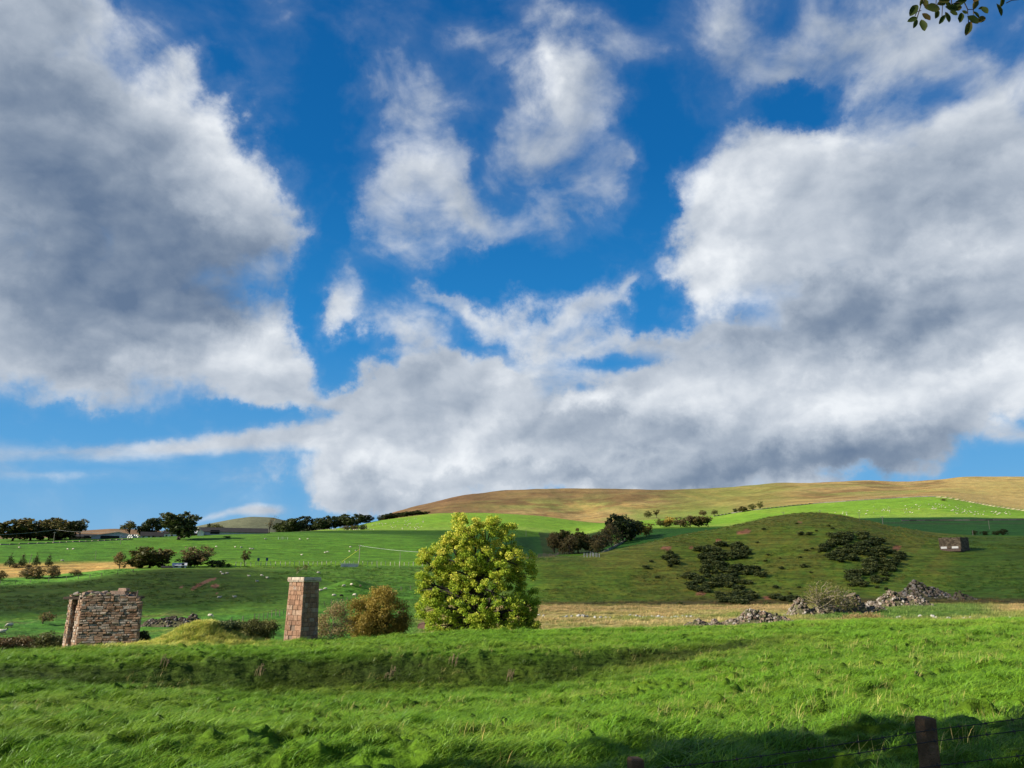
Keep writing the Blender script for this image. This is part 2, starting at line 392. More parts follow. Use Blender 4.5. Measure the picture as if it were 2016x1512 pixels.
COVER = [  # px, py, rx, ry, rot, weight
    (40, 60, 120, 140), (100, 220, 170, 190), (110, 470, 260, 260, 0, 1.2), (330, 330, 150, 150, 0, .95), (370, 200, 80, 90, 20, .8), (460, 300, 60, 110, 15, .6), (430, 440, 160, 150, 0, 1), (540, 420, 60, 50, 0, .5), (250, 640, 290, 120, -8, 1),
    (60, 680, 160, 80, 0, .8), (470, 680, 130, 90, -10, .95), (520, 740, 80, 60, 0, .7), (360, 110, 40, 40, 0, .4), (90, 0, 90, 60, 0, .6), (580, 690, 50, 60, 0, .4), (250, 60, 60, 70, 30, .25),
    (820, 350, 100, 90, -30, .5), (790, 450, 80, 90, 0, .48), (930, 410, 75, 100, 20, .65), (950, 450, 50, 50, 0, .3), (840, 520, 50, 50, 0, .35), (820, 260, 70, 90, 0, .38), (740, 400, 60, 70, 0, .4), (760, 200, 80, 60, 0, .3), (870, 190, 80, 60, 0, .22),
    (1060, 100, 80, 80, -20, .52), (1090, 210, 80, 110, 10, .48), (940, 70, 70, 60, -30, .45), (1170, 120, 90, 80, 0, .5), (720, 130, 50, 60, 0, .3), (1200, 330, 95, 40, 12, .5), (1180, 230, 70, 70, 0, .35), (1110, 410, 90, 60, 0, .55), (1030, 480, 70, 50, 0, .3), (1060, 310, 60, 60, 0, .35), (960, 300, 70, 70, 0, .22), (1280, 390, 40, 30, 0, .2),
    (660, 590, 55, 85, 12, 1.15), (645, 640, 36, 44, 0, .7), (790, 620, 55, 45, 0, .55), (640, 330, 50, 50, 0, .28), (700, 540, 40, 40, 0, .25),
    (940, 620, 130, 50, -12, .85), (1080, 660, 150, 60, 0, .9), (1190, 590, 90, 40, 28, .8), (1330, 665, 190, 26, 4, .65), (870, 585, 60, 26, -20, .5), (820, 700, 50, 60, 0, .7), (1240, 565, 30, 30, 0, .4),
    (760, 765, 220, 36, 5, .85), (1000, 730, 150, 30, 0, .6), (1100, 870, 480, 110, 0, 1.3), (1450, 840, 400, 120, 5, 1.3), (1650, 740, 320, 130, 12, 1.25), (1880, 640, 220, 170, 20, 1.2), (700, 930, 130, 60, 0, 1.1), (950, 840, 220, 90, 0, 1.0), (1000, 950, 400, 55, 0, 1.), (760, 970, 130, 40, 0, 1.),
    (1700, 860, 190, 65, 10, 1.), (1980, 560, 130, 170, 0, 1.), (1600, 630, 220, 80, 0, 1), (1960, 720, 130, 80, 0, 1.), (1350, 770, 150, 70, 0, .8),
    (1480, 340, 110, 90, 20, .9), (1600, 270, 130, 80, 10, .9), (1780, 340, 220, 110, 10, .8), (1940, 260, 160, 130, 20, .8), (1380, 500, 70, 100, 0, .9), (1510, 460, 180, 120, 0, 1.05), (1720, 460, 240, 120, 0, 1.0), (1920, 430, 160, 110, 0, .8), (1990, 380, 80, 80, 0, .5),
    (1400, 30, 110, 70, 0, .5), (1480, 120, 90, 60, 0, .42), (1720, 60, 130, 90, 0, .58), (1850, 60, 150, 90, 20, .5), (1800, 150, 120, 60, 0, .42), (1950, 170, 100, 60, 0, .35), (1600, 110, 80, 60, 0, .3),
    (120, 890, 230, 24, 3, .62), (380, 880, 230, 22, 3, .62), (80, 935, 200, 16, -2, .5), (560, 860, 190, 24, 3, .62), (680, 830, 170, 46, 0, .7), (360, 820, 170, 30, 0, .3), (640, 800, 120, 40, 0, .4),
    (625, 450, 60, 190, 0, -.6), (620, 690, 55, 100, 0, -.9), (560, 825, 120, 40, 0, -.6), (1300, 420, 40, 60, 0, -.4), (1880, 210, 60, 60, 0, -.5), (1620, 190, 80, 40, 0, -.5), (1960, 350, 60, 50, 0, -.4), (1560, 200, 60, 50, 0, -.4), (720, 860, 60, 30, 0, -.5), (1430, 690, 60, 20, 0, -.3), (700, 690, 45, 35, 0, -.6), (500, 830, 160, 25, 0, -.5), (200, 820, 200, 30, 0, -.6), (1290, 600, 60, 45, 0, -.6), (1290, 300, 50, 150, 0, -.5), (980, 540, 160, 35, 0, -.5), (1200, 715, 70, 16, 0, -.5), (590, 560, 30, 80, 0, -.4), (960, 330, 30, 120, 0, -.3), (640, 100, 60, 160, 0, -.4),
    (515, 1008, 45, 12, 0, .95), (1990, 855, 50, 20, 0, .8), (430, 1018, 60, 8, 10, .5), (1790, 920, 50, 12, 0, .5), (650, 1000, 60, 24, 0, .5), (1590, 950, 60, 12, 0, .4)]
DARK = [(140, 420, 300, 230, -20, 1), (350, 560, 240, 120, 0, .75), (60, 150, 130, 200, 0, .55), (460, 480, 100, 130, 0, .4), (150, 700, 200, 60, 0, .3),
    (1560, 640, 240, 60, 8, .6), (1750, 620, 150, 70, 0, .4), (1770, 870, 180, 50, 14, .7), (1480, 920, 300, 34, 3, .75), (1150, 850, 160, 40, 5, .3), (1200, 955, 250, 20, 0, .45), (850, 770, 80, 60, 0, .3), (1350, 850, 160, 40, 0, .3),
    (1500, 130, 250, 120, 0, .5), (1850, 400, 150, 80, 0, .4), (900, 350, 130, 130, 0, .25), (1100, 330, 160, 200, 0, .2), (720, 950, 60, 50, 0, .2), (1300, 900, 160, 50, 0, .3)]
LIGHT = [(1450, 560, 80, 60, 0, .4), (440, 150, 60, 60, 0, .4), (800, 900, 200, 60, 0, .35), (1150, 920, 250, 60, 0, .4), (1500, 800, 200, 60, 0, .45), (1850, 750, 150, 60, 0, .5), (380, 200, 80, 90, 0, .9), (470, 330, 70, 120, -20, .8), (480, 680, 90, 70, 0, .9), (1420, 380, 90, 130, 30, .7), (1600, 260, 110, 60, 0, .5), (1390, 540, 70, 70, 0, .9), (1520, 400, 160, 90, 0, .4), (980, 820, 110, 50, 40, .9), (1170, 780, 90, 22, 5, .8),
    (1400, 750, 120, 60, 10, .8), (1930, 480, 90, 70, 0, .9), (1960, 700, 90, 70, 0, .8), (1700, 760, 130, 70, 0, .6), (700, 930, 110, 50, 0, .7), (900, 930, 180, 30, 0, .7), (1260, 890, 120, 40, 0, .5), (850, 340, 70, 70, 0, .6), (1070, 110, 70, 60, 0, .8), (660, 600, 40, 60, 0, .6), (980, 630, 130, 50, 0, .5), (510, 1005, 50, 12, 0, .8), (1620, 800, 90, 50, 0, .5)]
cov = blobs([c_ for c_ in COVER if c_[3] > 24], QW)
streak = N(nt, 'ShaderNodeVectorMath', operation='MULTIPLY_ADD', ins={0: wv, 1: (0.5, 0.12, 0), 2: Q}).outputs[0]
cov = mathn(nt, 'ADD', cov, blobs([c_ for c_ in COVER if c_[3] <= 24], streak))
# outside the charted part of the sky: plain broken cloud
qlen = N(nt, 'ShaderNodeVectorMath', operation='LENGTH', ins={0: Q}).outputs['Value']
far = N(nt, 'ShaderNodeMapRange', ins={0: qlen, 1: 0.42, 2: 0.7, 3: 0.0, 4: 1.0}).outputs[0]
big = noise(nt, mapping(nt, gen, (1, 1, 2)), 2.2, 3)
farc = mathn(nt, 'MULTIPLY', far, mathn(nt, 'MULTIPLY_ADD', big, 4.0, -1.5))
cov = mathn(nt, 'ADD', cov, mathn(nt, 'MAXIMUM', farc, 0.0))
stretched = mapping(nt, gen, (1.0, 1.0, 1.35))
n1 = N(nt, 'ShaderNodeTexNoise', ins={'Vector': stretched, 'Scale': 8.0, 'Detail': 8.0, 'Roughness': 0.53, 'Distortion': 0.5}).outputs[0]
n2 = N(nt, 'ShaderNodeTexNoise', ins={'Vector': mapping(nt, gen, (1, 1, 1.5), loc=(3, 1, 2)), 'Scale': 20.0, 'Detail': 7.0, 'Roughness': 0.6, 'Distortion': 0.4}).outputs[0]
nn = mathn(nt, 'MULTIPLY_ADD', mathn(nt, 'SUBTRACT', n1, 0.5), 2.9, mathn(nt, 'MULTIPLY', mathn(nt, 'SUBTRACT', n2, 0.5), 0.55))
raw = mathn(nt, 'ADD', cov, nn)
dens = N(nt, 'ShaderNodeMapRange', interpolation_type='SMOOTHSTEP', ins={0: raw, 1: 0.05, 2: 1.55, 3: 0.0, 4: 1.0}).outputs[0]
# thin veil round every cloud
veil = N(nt, 'ShaderNodeMapRange', interpolation_type='SMOOTHSTEP', ins={0: raw, 1: -0.3, 2: 0.9, 3: 0.0, 4: 0.16}).outputs[0]
alpha = mathn(nt, 'MAXIMUM', mathn(nt, 'MULTIPLY', dens, 0.97), veil)
# relief: the same cloud field sampled a little towards the sun (left)
off = N(nt, 'ShaderNodeVectorMath', operation='ADD', ins={0: stretched, 1: (-0.022, -0.004, 0.022)}).outputs[0]
n1b = N(nt, 'ShaderNodeTexNoise', ins={'Vector': off, 'Scale': 8.0, 'Detail': 3.0, 'Roughness': 0.53, 'Distortion': 0.5}).outputs[0]
off2 = N(nt, 'ShaderNodeVectorMath', operation='ADD', ins={0: mapping(nt, gen, (1, 1, 1.5), loc=(3, 1, 2)), 1: (-0.008, 0, 0.012)}).outputs[0]
n2b = N(nt, 'ShaderNodeTexNoise', ins={'Vector': off2, 'Scale': 20.0, 'Detail': 5.0, 'Roughness': 0.6, 'Distortion': 0.4}).outputs[0]
rel = mathn(nt, 'ADD', mathn(nt, 'MULTIPLY', mathn(nt, 'SUBTRACT', n1, n1b), 0.6), mathn(nt, 'MULTIPLY', mathn(nt, 'SUBTRACT', n2, n2b), 0.3))
# rounded billows, lit from the upper left
def puffs(vec): return N(nt, 'ShaderNodeTexVoronoi', feature='F1', normalize=True, ins={'Vector': vec, 'Scale': 9.0, 'Detail': 1.0, 'Roughness': 0.6}).outputs['Distance']
gw = N(nt, 'ShaderNodeVectorMath', operation='ADD', ins={0: stretched, 1: wv}).outputs[0]
gw2 = N(nt, 'ShaderNodeVectorMath', operation='ADD', ins={0: gw, 1: (-0.014, 0.0, 0.018)}).outputs[0]
rel = mathn(nt, 'ADD', rel, mathn(nt, 'MULTIPLY', mathn(nt, 'SUBTRACT', puffs(gw2), puffs(gw)), 0.85))
dark = blobs(DARK, QW); light = blobs(LIGHT, QW)
thick = N(nt, 'ShaderNodeMapRange', ins={0: raw, 1: 0.9, 2: 2.6, 3: 0.0, 4: 0.22}).outputs[0]
lum = mathn(nt, 'ADD', mathn(nt, 'ADD', 0.72, rel), mathn(nt, 'SUBTRACT', mathn(nt, 'MULTIPLY', light, 0.21), mathn(nt, 'MULTIPLY_ADD', dark, 0.34, mathn(nt, 'MULTIPLY', thick, .6))), clamp=True)
ccol = ramp(nt, lum, [(0.0, (0.78, 1.13, 1.75)), (0.25, (1.38, 1.74, 2.3)), (0.5, (2.35, 2.7, 3.2)), (0.75, (3.5, 3.8, 4.2)), (1.0, (5.2, 5.4, 5.6))])
# clear sky: the Nishita sky, deepened with height as the phone's processing shows it
zz_ = N(nt, 'ShaderNodeSeparateXYZ', ins={0: gen}).outputs[2]
deep = ramp(nt, zz_, [(0.0, (1.4, 2.8, 4.3)), (0.12, (0.60, 2.2, 4.2)), (0.3, (0.08, 1.35, 3.5)), (0.5, (0.0, 0.78, 2.45)), (0.75, (0.0, 0.5, 1.8))])
blue = mixc(nt, 0.05, deep, sky.outputs[0])
fin = mixc(nt, alpha, blue, ccol)
nt.links.new(fin, bg.inputs[0])
world.cycles.sampling_method = 'NONE'
scene.cycles.max_bounces = 4; scene.cycles.diffuse_bounces = 2; scene.cycles.transparent_max_bounces = 8
# ------------------------------------------------------------------ land: colours of the fields
PX, PY = project(GX, GY, H)
TT = np.zeros_like(H)
for j in range(NA):
    TT[j] = np.interp(RR, fr[:, j], np.arange(len(FEATS)))
PX = np.where(GY > 0.2, PX, np.where(GX < 0, -2000, 4000))
wx = 0.5 * fbm(GX * 0.05, GY * 0.05, 3, 71); 
C = np.zeros(H.shape + (3,)); C[:] = (0.10, 0.215, 0.012)
ROUGH = np.zeros_like(H)       # how tussocky / mottled
def sm(x, a, b): 
    t_ = np.clip((x - a) / (b - a), 0, 1); return t_ * t_ * (3 - 2 * t_)
def lay(mask, col):
    m_ = np.clip(mask, 0, 1)[..., None]; C[:] = C * (1 - m_) + np.array(col) * m_
def band(a, b, s=0.12): return sm(TT, a - s, a + s) * (1 - sm(TT, b - s, b + s))
def xr(a, b, s=25): return sm(PX, a - s, a + s) * (1 - sm(PX, b - s, b + s))
def poly(pts, s=None):
    """inside test over the chart of the land"""
    P = np.array(pts, float); ins = np.zeros(H.shape, bool)
    bb = (PX > P[:, 0].min()) & (PX < P[:, 0].max()) & (PY > P[:, 1].min()) & (PY < P[:, 1].max()) & (GY > 0)
    xs, ys = PX[bb], PY[bb]; r_ = np.zeros(xs.shape, bool)
    for i in range(len(P)):
        x0, y0 = P[i]; x1, y1 = P[(i + 1) % len(P)]
        c_ = ((y0 > ys) != (y1 > ys)) & (xs < (x1 - x0) * (ys - y0) / ((y1 - y0) or 1e-9) + x0)
        r_ ^= c_
    ins[bb] = r_
    return ins.astype(float)
n_big = fbm(GX * 0.02, GY * 0.02, 4, 81); n_mid = fbm(GX * 0.11, GY * 0.11, 4, 82); n_sml = fbm(GX * 0.6, GY * 0.6, 3, 83)
# bank of the near pasture: mossy, short, its olive darkened to paint in shade
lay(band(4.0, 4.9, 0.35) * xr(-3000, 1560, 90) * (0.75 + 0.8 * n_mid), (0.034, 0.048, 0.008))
lay(band(5, 6.6) * 0.5, (0.11, 0.23, 0.015))
# valley floor: rough pale grass
vf = band(6.75, 9.0, 0.06)
right = sm(PX, 790, 860)
lay(vf * right, (0.19, 0.20, 0.055))
lay(vf * right * np.clip(0.5 + 3.4 * n_mid, 0, 1) * 0.85, (0.30, 0.235, 0.10))
n_str = fbm(GX * 0.035, GY * 0.22, 4, 85)
lay(vf * right * np.clip(6 * n_str, 0, 1) * .75, (0.13, 0.18, 0.035))
lay(vf * right * np.clip(-7 * n_str - .5, 0, 1) * .7, (0.38, 0.32, 0.15))
lay(vf * right * (sm(1205 + 12 * n_big - PY, -3, 3)) * 0.6, (0.25, 0.18, 0.085))
lay(vf * right * sm(PX, 1560, 1640) * sm(1218 - 0.02 * (PX - 1640) - PY + 10 * n_mid, -4, 1) * (1 - sm(PX, 1920 + 80 * n_big, 2000)) * .9, (0.06, 0.13, 0.018))
lay(vf * right * sm(PX, 1560, 1650) * sm(PY, 1224, 1232) * 0.8, (0.09, 0.2, 0.02))
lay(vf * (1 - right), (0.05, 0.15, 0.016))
lay(vf * (1 - right) * band(7.6, 8.6, .2) * np.clip(n_mid * 4, 0, 1) * 0.5, (0.12, 0.13, 0.03))
# the knoll and its slopes
kn = band(9.0, 10.4, 0.05) * sm(PX, 1000, 1090)
lay(kn, (0.12, 0.175, 0.019))
lay(kn * np.clip(0.5 + 3 * n_mid + 2 * n_big, 0, 1) * 0.7, (0.15, 0.15, 0.025))
lay(kn * np.clip(-0.1 + 3 * n_sml - 2 * n_big, 0, 1) * 0.6, (0.085, 0.18, 0.018))
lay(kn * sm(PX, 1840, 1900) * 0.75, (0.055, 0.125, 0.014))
lay(kn * poly([(1780, 1140), (1790, 1100), (1830, 1062), (1862, 1056), (1858, 1082), (1830, 1110), (1800, 1150), (1770, 1180)]) * np.clip(.3 + 3 * n_mid, 0, .5), (0.10, 0.19, 0.02))
lay(kn * band(9.0, 9.12, 0.04) * 0.75, (0.10, 0.06, 0.03))
for x0, y0, x1, y1, hgt in [(1298, 1079, 1324, 1080, 4), (1448, 1046, 1478, 1052, 5), (1462, 1043, 1480, 1047, 4), (1408, 1064, 1420, 1068, 4), (1356, 1077, 1366, 1082, 4), (1500, 1175, 1530, 1179, 3), (1365, 1166, 1392, 1172, 4), (1755, 1075, 1775, 1083, 5), (1568, 1028, 1580, 1032, 3)]:
    lay(kn * sm(1 - ((PX - (x0 + x1) / 2) / ((x1 - x0) / 2)) ** 2 - ((PY - (y0 + y1) / 2 + 6 * n_sml) / hgt) ** 2, 0, .5), (0.30, 0.14, 0.07))
# left slope
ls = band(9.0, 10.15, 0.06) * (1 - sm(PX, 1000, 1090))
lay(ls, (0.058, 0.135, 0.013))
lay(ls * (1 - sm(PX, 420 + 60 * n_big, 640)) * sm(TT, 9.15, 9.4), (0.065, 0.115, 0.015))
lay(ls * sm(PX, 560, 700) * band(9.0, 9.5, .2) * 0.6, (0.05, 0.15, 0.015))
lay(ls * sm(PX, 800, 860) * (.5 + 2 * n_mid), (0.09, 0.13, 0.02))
lay(band(8.75, 9.12, .08) * (1 - sm(PX, 330, 380)) * np.clip(.4 + 4 * n_mid, 0, 1) * .8, (0.15, 0.14, 0.055))
for pts in [[(374, 1162), (380, 1155), (398, 1145), (412, 1139), (426, 1137), (424, 1141), (408, 1147), (392, 1156), (380, 1162)],
            [(413, 1154), (424, 1149), (432, 1151), (430, 1156), (420, 1158)], [(420, 1168), (430, 1167), (428, 1170)], [(352, 1157), (362, 1151), (360, 1158)]]:
    lay(ls * poly(pts), (0.24, 0.125, 0.07))
# strips behind the brow, left
lay(band(10.0, 10.6) * (1 - sm(PX, 250, 320)), (0.085, 0.22, 0.025))
lay(band(10.45, 11.15, .04) * (1 - sm(PX, 255, 300)) , (0.36, 0.25, 0.075))
lay(band(10.1, 11.1, .05) * xr(860, 1440, 30) , (0.15, 0.16, 0.045))
# middle fields
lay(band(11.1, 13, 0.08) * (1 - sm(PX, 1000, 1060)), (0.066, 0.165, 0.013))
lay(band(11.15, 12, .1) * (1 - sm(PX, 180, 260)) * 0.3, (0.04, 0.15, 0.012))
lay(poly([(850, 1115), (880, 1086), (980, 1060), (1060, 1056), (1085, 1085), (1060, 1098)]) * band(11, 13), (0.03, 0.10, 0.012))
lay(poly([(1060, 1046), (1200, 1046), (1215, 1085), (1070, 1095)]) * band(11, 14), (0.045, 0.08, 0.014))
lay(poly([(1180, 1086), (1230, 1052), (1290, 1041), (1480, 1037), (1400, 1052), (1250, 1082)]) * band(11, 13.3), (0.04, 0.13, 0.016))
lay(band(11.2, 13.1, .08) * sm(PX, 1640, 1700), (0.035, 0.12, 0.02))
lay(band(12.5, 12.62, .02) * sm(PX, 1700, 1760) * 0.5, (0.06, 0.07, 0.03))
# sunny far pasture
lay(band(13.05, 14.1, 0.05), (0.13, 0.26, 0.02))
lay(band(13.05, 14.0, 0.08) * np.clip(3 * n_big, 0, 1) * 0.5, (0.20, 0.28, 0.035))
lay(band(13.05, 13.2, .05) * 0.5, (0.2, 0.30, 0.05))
# moor
mo = sm(TT, 14.05, 14.12)
lay(mo, (0.27, 0.205, 0.08))
n_m1 = fbm(GX * 0.004, GY * 0.011, 4, 91); n_m2 = fbm(GX * 0.02, GY * 0.035, 4, 92)
lay(mo * np.clip(0.15 + 5 * n_m1, 0, 1) * 0.8, (0.18, 0.20, 0.05))
lay(mo * np.clip(6 * n_m2, 0, 1) * 0.8, (0.15, 0.09, 0.035))
n_m3 = fbm(GX * 0.05, GY * 0.012 + GX * .01, 4, 93)
lay(mo * np.clip(5 * n_m3 - .1, 0, 1) * 0.6, (0.34, 0.24, 0.08))
lay(mo * np.clip(-5 * n_m3 - .4, 0, 1) * 0.5, (0.11, 0.12, 0.03))
lay(mo * sm(990 - PY + 16 * n_m2, -2, 8) * (1 - sm(PX, 1260, 1500)) * .55, (0.105, 0.07, 0.032))
lay(mo * (1 - sm(PX, 900, 1050)) * 0.7, (0.105, 0.058, 0.028))
lay(mo * xr(1330, 1560, 60) * 0.55, (0.15, 0.175, 0.035))
lay(mo * sm(PX, 1820, 1900) * 0.65, (0.36, 0.29, 0.10))
lay(mo * xr(1240, 1440, 20) * (1 - sm(TT, 15.0, 15.3)) * 0.6, (0.12, 0.22, 0.03))
lay(mo * (1 - sm(PX, 640, 720)) * (TT < 16), (0.17, 0.11, 0.055))
lay(sm(TT, 16.5, 17.2), (0.115, 0.13, 0.075))
lay(sm(TT, 17.2, 17.8) * np.clip(4 * fbm(GX * .004, GY * .004, 4, 95), 0, 1), (0.08, 0.10, 0.06))

idx = np.arange(NA * NR).reshape(NA, NR)
a = idx; b = np.roll(idx, -1, axis=0)
quads = np.stack([a[:, :-1], a[:, 1:], b[:, 1:], b[:, :-1]], axis=-1).reshape(-1, 4)
V = np.stack([GX, GY, H], axis=-1).reshape(-1, 3)
V = np.vstack([V, [[0, 0, float(H[:, 0].mean())]]])
cen = len(V) - 1
tris = np.stack([np.full(NA, cen), a[:, 0], b[:, 0]], axis=-1)
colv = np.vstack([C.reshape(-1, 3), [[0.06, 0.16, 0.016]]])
# ground material
m_ground, nt, out = newmat('land_grass')
at_c = N(nt, 'ShaderNodeAttribute', attribute_name='col').outputs['Color']
pos = N(nt, 'ShaderNodeNewGeometry').outputs['Position']
dist = N(nt, 'ShaderNodeVectorMath', operation='LENGTH', ins={0: pos}).outputs['Value']
nA = noise(nt, mapping(nt, pos, (1, 1.6, 1), rot=(0, 0, 0.35)), 6.0, 5, .62)
nB = noise(nt, mapping(nt, pos, (1, 1.3, 1)), 0.9, 5, .6)
nC = noise(nt, mapping(nt, pos, (1, 1.4, 1.4)), 0.13, 5, .62)
nD = noise(nt, mapping(nt, pos, (1, 1, 2)), 0.022, 5, .6)
farm = N(nt, 'ShaderNodeMapRange', ins={0: dist, 1: 60.0, 2: 400.0}).outputs[0]
vfar = N(nt, 'ShaderNodeMapRange', ins={0: dist, 1: 500.0, 2: 1100.0}).outputs[0]
f1 = ramp(nt, nA, [(0.28, 0.55), (0.72, 1.45)]); f2 = ramp(nt, nB, [(0.25, 0.62), (0.75, 1.38)]); f3 = ramp(nt, nC, [(0.25, 0.72), (0.75, 1.28)]); f4 = ramp(nt, nD, [(0.25, 0.78), (0.75, 1.22)])
c = mixc(nt, 1.0, at_c, f2, 'MULTIPLY'); c = mixc(nt, mathn(nt, 'SUBTRACT', 1.0, farm), c, f1, 'MULTIPLY')
c = mixc(nt, 1.0, c, f3, 'MULTIPLY'); c = mixc(nt, vfar, c, f4, 'MULTIPLY')
nE = noise(nt, mapping(nt, pos, (.05, .16, .3)), 1.0, 6, .68)
c = mixc(nt, vfar, c, mixc(nt, 1.0, c, ramp(nt, nE, [(.3, .62), (.5, 1.0), (.7, 1.3)]), 'MULTIPLY'))
trk = noise(nt, mapping(nt, pos, (.10, .10, 2.2)), 1.0, 4, .6)
midr = ramp(nt, N(nt, 'ShaderNodeMapRange', ins={0: dist, 1: 120.0, 2: 1200.0}).outputs[0], [(0, 0), (.08, 1), (.5, 1), (1, .3)])
c = mixc(nt, midr, c, mixc(nt, 1.0, c, ramp(nt, trk, [(0.35, .68), (.5, 1.0), (0.7, 1.25)]), 'MULTIPLY'))
spk = ramp(nt, noise(nt, mapping(nt, pos, (1, 1, 2)), .55, 2, .5), [(.60, 1.0), (.70, .72)])
c = mixc(nt, midr, c, mixc(nt, 1.0, c, spk, 'MULTIPLY'))
warm = ramp(nt, noise(nt, pos, 0.35, 4, .6), [(0.4, (1, 1, 1)), (0.75, (1.35, 1.02, 0.9))])
c = mixc(nt, 1.0, c, warm, 'MULTIPLY')
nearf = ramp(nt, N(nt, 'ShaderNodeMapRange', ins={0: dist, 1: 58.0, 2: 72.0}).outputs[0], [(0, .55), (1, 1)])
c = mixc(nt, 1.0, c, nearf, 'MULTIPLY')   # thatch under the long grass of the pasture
b_ = N(nt, 'ShaderNodeBsdfPrincipled', ins={'Roughness': 0.9, 'Base Color': c, 'Specular IOR Level': 0.1})
bh = mathn(nt, 'ADD', mathn(nt, 'MULTIPLY', nA, 0.10), mathn(nt, 'ADD', mathn(nt, 'MULTIPLY', nB, 0.5), mathn(nt, 'MULTIPLY', nC, 1.6)))
bn = N(nt, 'ShaderNodeBump', ins={'Strength': 0.55, 'Distance': 1.0, 'Height': bh})
nt.links.new(bn.outputs[0], b_.inputs['Normal'])
nt.links.new(b_.outputs[0], out.inputs[0])
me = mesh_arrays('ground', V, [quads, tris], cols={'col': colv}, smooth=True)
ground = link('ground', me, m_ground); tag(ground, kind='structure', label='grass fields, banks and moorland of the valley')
# ------------------------------------------------------------------ stone ruin and chimney
def stonemat(name, mottle=1.0, lichen=0.5):
    m, nt, out = newmat(name)
    co = N(nt, 'ShaderNodeTexCoord').outputs['Object']
    a = N(nt, 'ShaderNodeAttribute', attribute_name='col').outputs['Color']
    n1_ = noise(nt, co, 3.5, 5, .65); n2_ = noise(nt, mapping(nt, co, (1, 1, 1.6)), 16, 5, .65)
    c = mixc(nt, 1.0, a, ramp(nt, n1_, [(0.25, 1 - .45 * mottle), (0.75, 1 + .4 * mottle)]), 'MULTIPLY')
    c = mixc(nt, 1.0, c, ramp(nt, n2_, [(0.25, 0.6), (0.75, 1.35)]), 'MULTIPLY')
    lf = ramp(nt, noise(nt, co, 2.2, 7, .72), [(0.60, 0.0), (0.68, lichen)])
    c = mixc(nt, lf, c, (0.46, 0.44, 0.40))
    df = ramp(nt, noise(nt, mapping(nt, co, (1, 1, .5), loc=(4, 2, 1)), 1.6, 6, .7), [(0.56, 0.0), (0.70, 0.55)])
    c = mixc(nt, df, c, (0.07, 0.05, 0.04))
    b = N(nt, 'ShaderNodeBsdfPrincipled', ins={'Roughness': 0.95, 'Base Color': c, 'Specular IOR Level': 0.15})
    bn = N(nt, 'ShaderNodeBump', ins={'Strength': 0.9, 'Distance': 0.03, 'Height': n2_})
    nt.links.new(bn.outputs[0], b.inputs['Normal']); nt.links.new(b.outputs[0], out.inputs[0])
    return m
M_STONE = stonemat('weathered_red_sandstone', 1.0, 0.6)
M_BRICK = stonemat('chimney_sandstone', 0.7, 0.42)
M_CAP = stonemat('pale_coping_stone', 0.6, 0.7)
M_MORTAR = simple('old_mortar', (0.15, 0.105, 0.075), 0.95, .3, 5, .5)
M_RUBBLE = stonemat('grey_brown_rubble', 0.9, 0.25)
M_GRASSY = simple('moss', (0.10, 0.13, 0.03), 0.95, .5, 6, .6)

def palette(pal, rnd):
    a, b = rnd.choice(pal), rnd.choice(pal); t_ = rnd.random()
    k = rnd.uniform(0.85, 1.12)
    return tuple((a[i] * (1 - t_) + b[i] * t_) * k for i in range(3))
def masonry(mb, poly0, poly1, z0, z1, ch, bl, jit, pal, rnd, top=None, skip=None, miss=0.02, joint=0.012):
    """coursed blocks on every side of a prism; top(face, u) lowers the head of the wall, skip(face,u,z) leaves a block out"""
    n = len(poly0)
    for fi in range(n):
        A0, B0 = Vector((*poly0[fi], z0)), Vector((*poly0[(fi + 1) % n], z0))
        A1, B1 = Vector((*poly1[fi], z1)), Vector((*poly1[(fi + 1) % n], z1))
        L = (B0 - A0).length
        if L < 0.05: continue
        nrm = (B0 - A0).cross(A1 - A0).normalized()
        z = 0.0; Ht = z1 - z0
        while z < Ht - 0.02:
            h = ch * rnd.uniform(0.72, 1.28); h = min(h, Ht - z)
            if Ht - z - h < ch * .4: h = Ht - z
            u = 0.0; first = True
            while u < L - 0.02:
                l = bl * rnd.uniform(0.55, 1.5) * (0.6 if first and rnd.random() < .5 else 1); first = False
                if L - u - l < bl * .35: l = L - u
                l = min(l, L - u)
                um = (u + l / 2) / L; zm = z + h / 2
                ok = not (top and zm > Ht - top(fi, um)) and not (skip and skip(fi, um, zm)) and not (rnd.random() < miss)
                if ok:
                    def P(uu, zz, d):
                        uu /= L; zz /= Ht
                        p = (A0 * (1 - uu) + B0 * uu) * (1 - zz) + (A1 * (1 - uu) + B1 * uu) * zz
                        return p + nrm * d
                    j = joint; d0 = rnd.uniform(-.3, 1) * jit; ch_ = min(0.03, h * .2)
                    rj = lambda: rnd.uniform(-.35, .35) * jit
                    mb.cc = palette(pal, rnd)
                    q0 = [P(u + j, z + j, -0.14), P(u + l - j, z + j, -0.14), P(u + l - j, z + h - j, -0.14), P(u + j, z + h - j, -0.14)]
                    q1 = [P(u + j + rj() * .4, z + j, d0 - ch_ * .6), P(u + l - j, z + j + rj() * .4, d0 - ch_ * .6), P(u + l - j, z + h - j, d0 - ch_ * .6), P(u + j, z + h - j + rj() * .4, d0 - ch_ * .6)]
                    q2 = [P(u + j + ch_, z + j + ch_, d0 + rj()), P(u + l - j - ch_, z + j + ch_, d0 + rj()), P(u + l - j - ch_, z + h - j - ch_, d0 + rj()), P(u + j + ch_, z + h - j - ch_, d0 + rj())]
                    fs = [(8, 9, 10, 11)]
                    for r_ in (0, 4):
                        for k in range(4): fs.append((r_ + k, r_ + (k + 1) % 4, r_ + 4 + (k + 1) % 4, r_ + 4 + k))
                    mb.add(q0 + q1 + q2, fs)
                u += l
            z += h
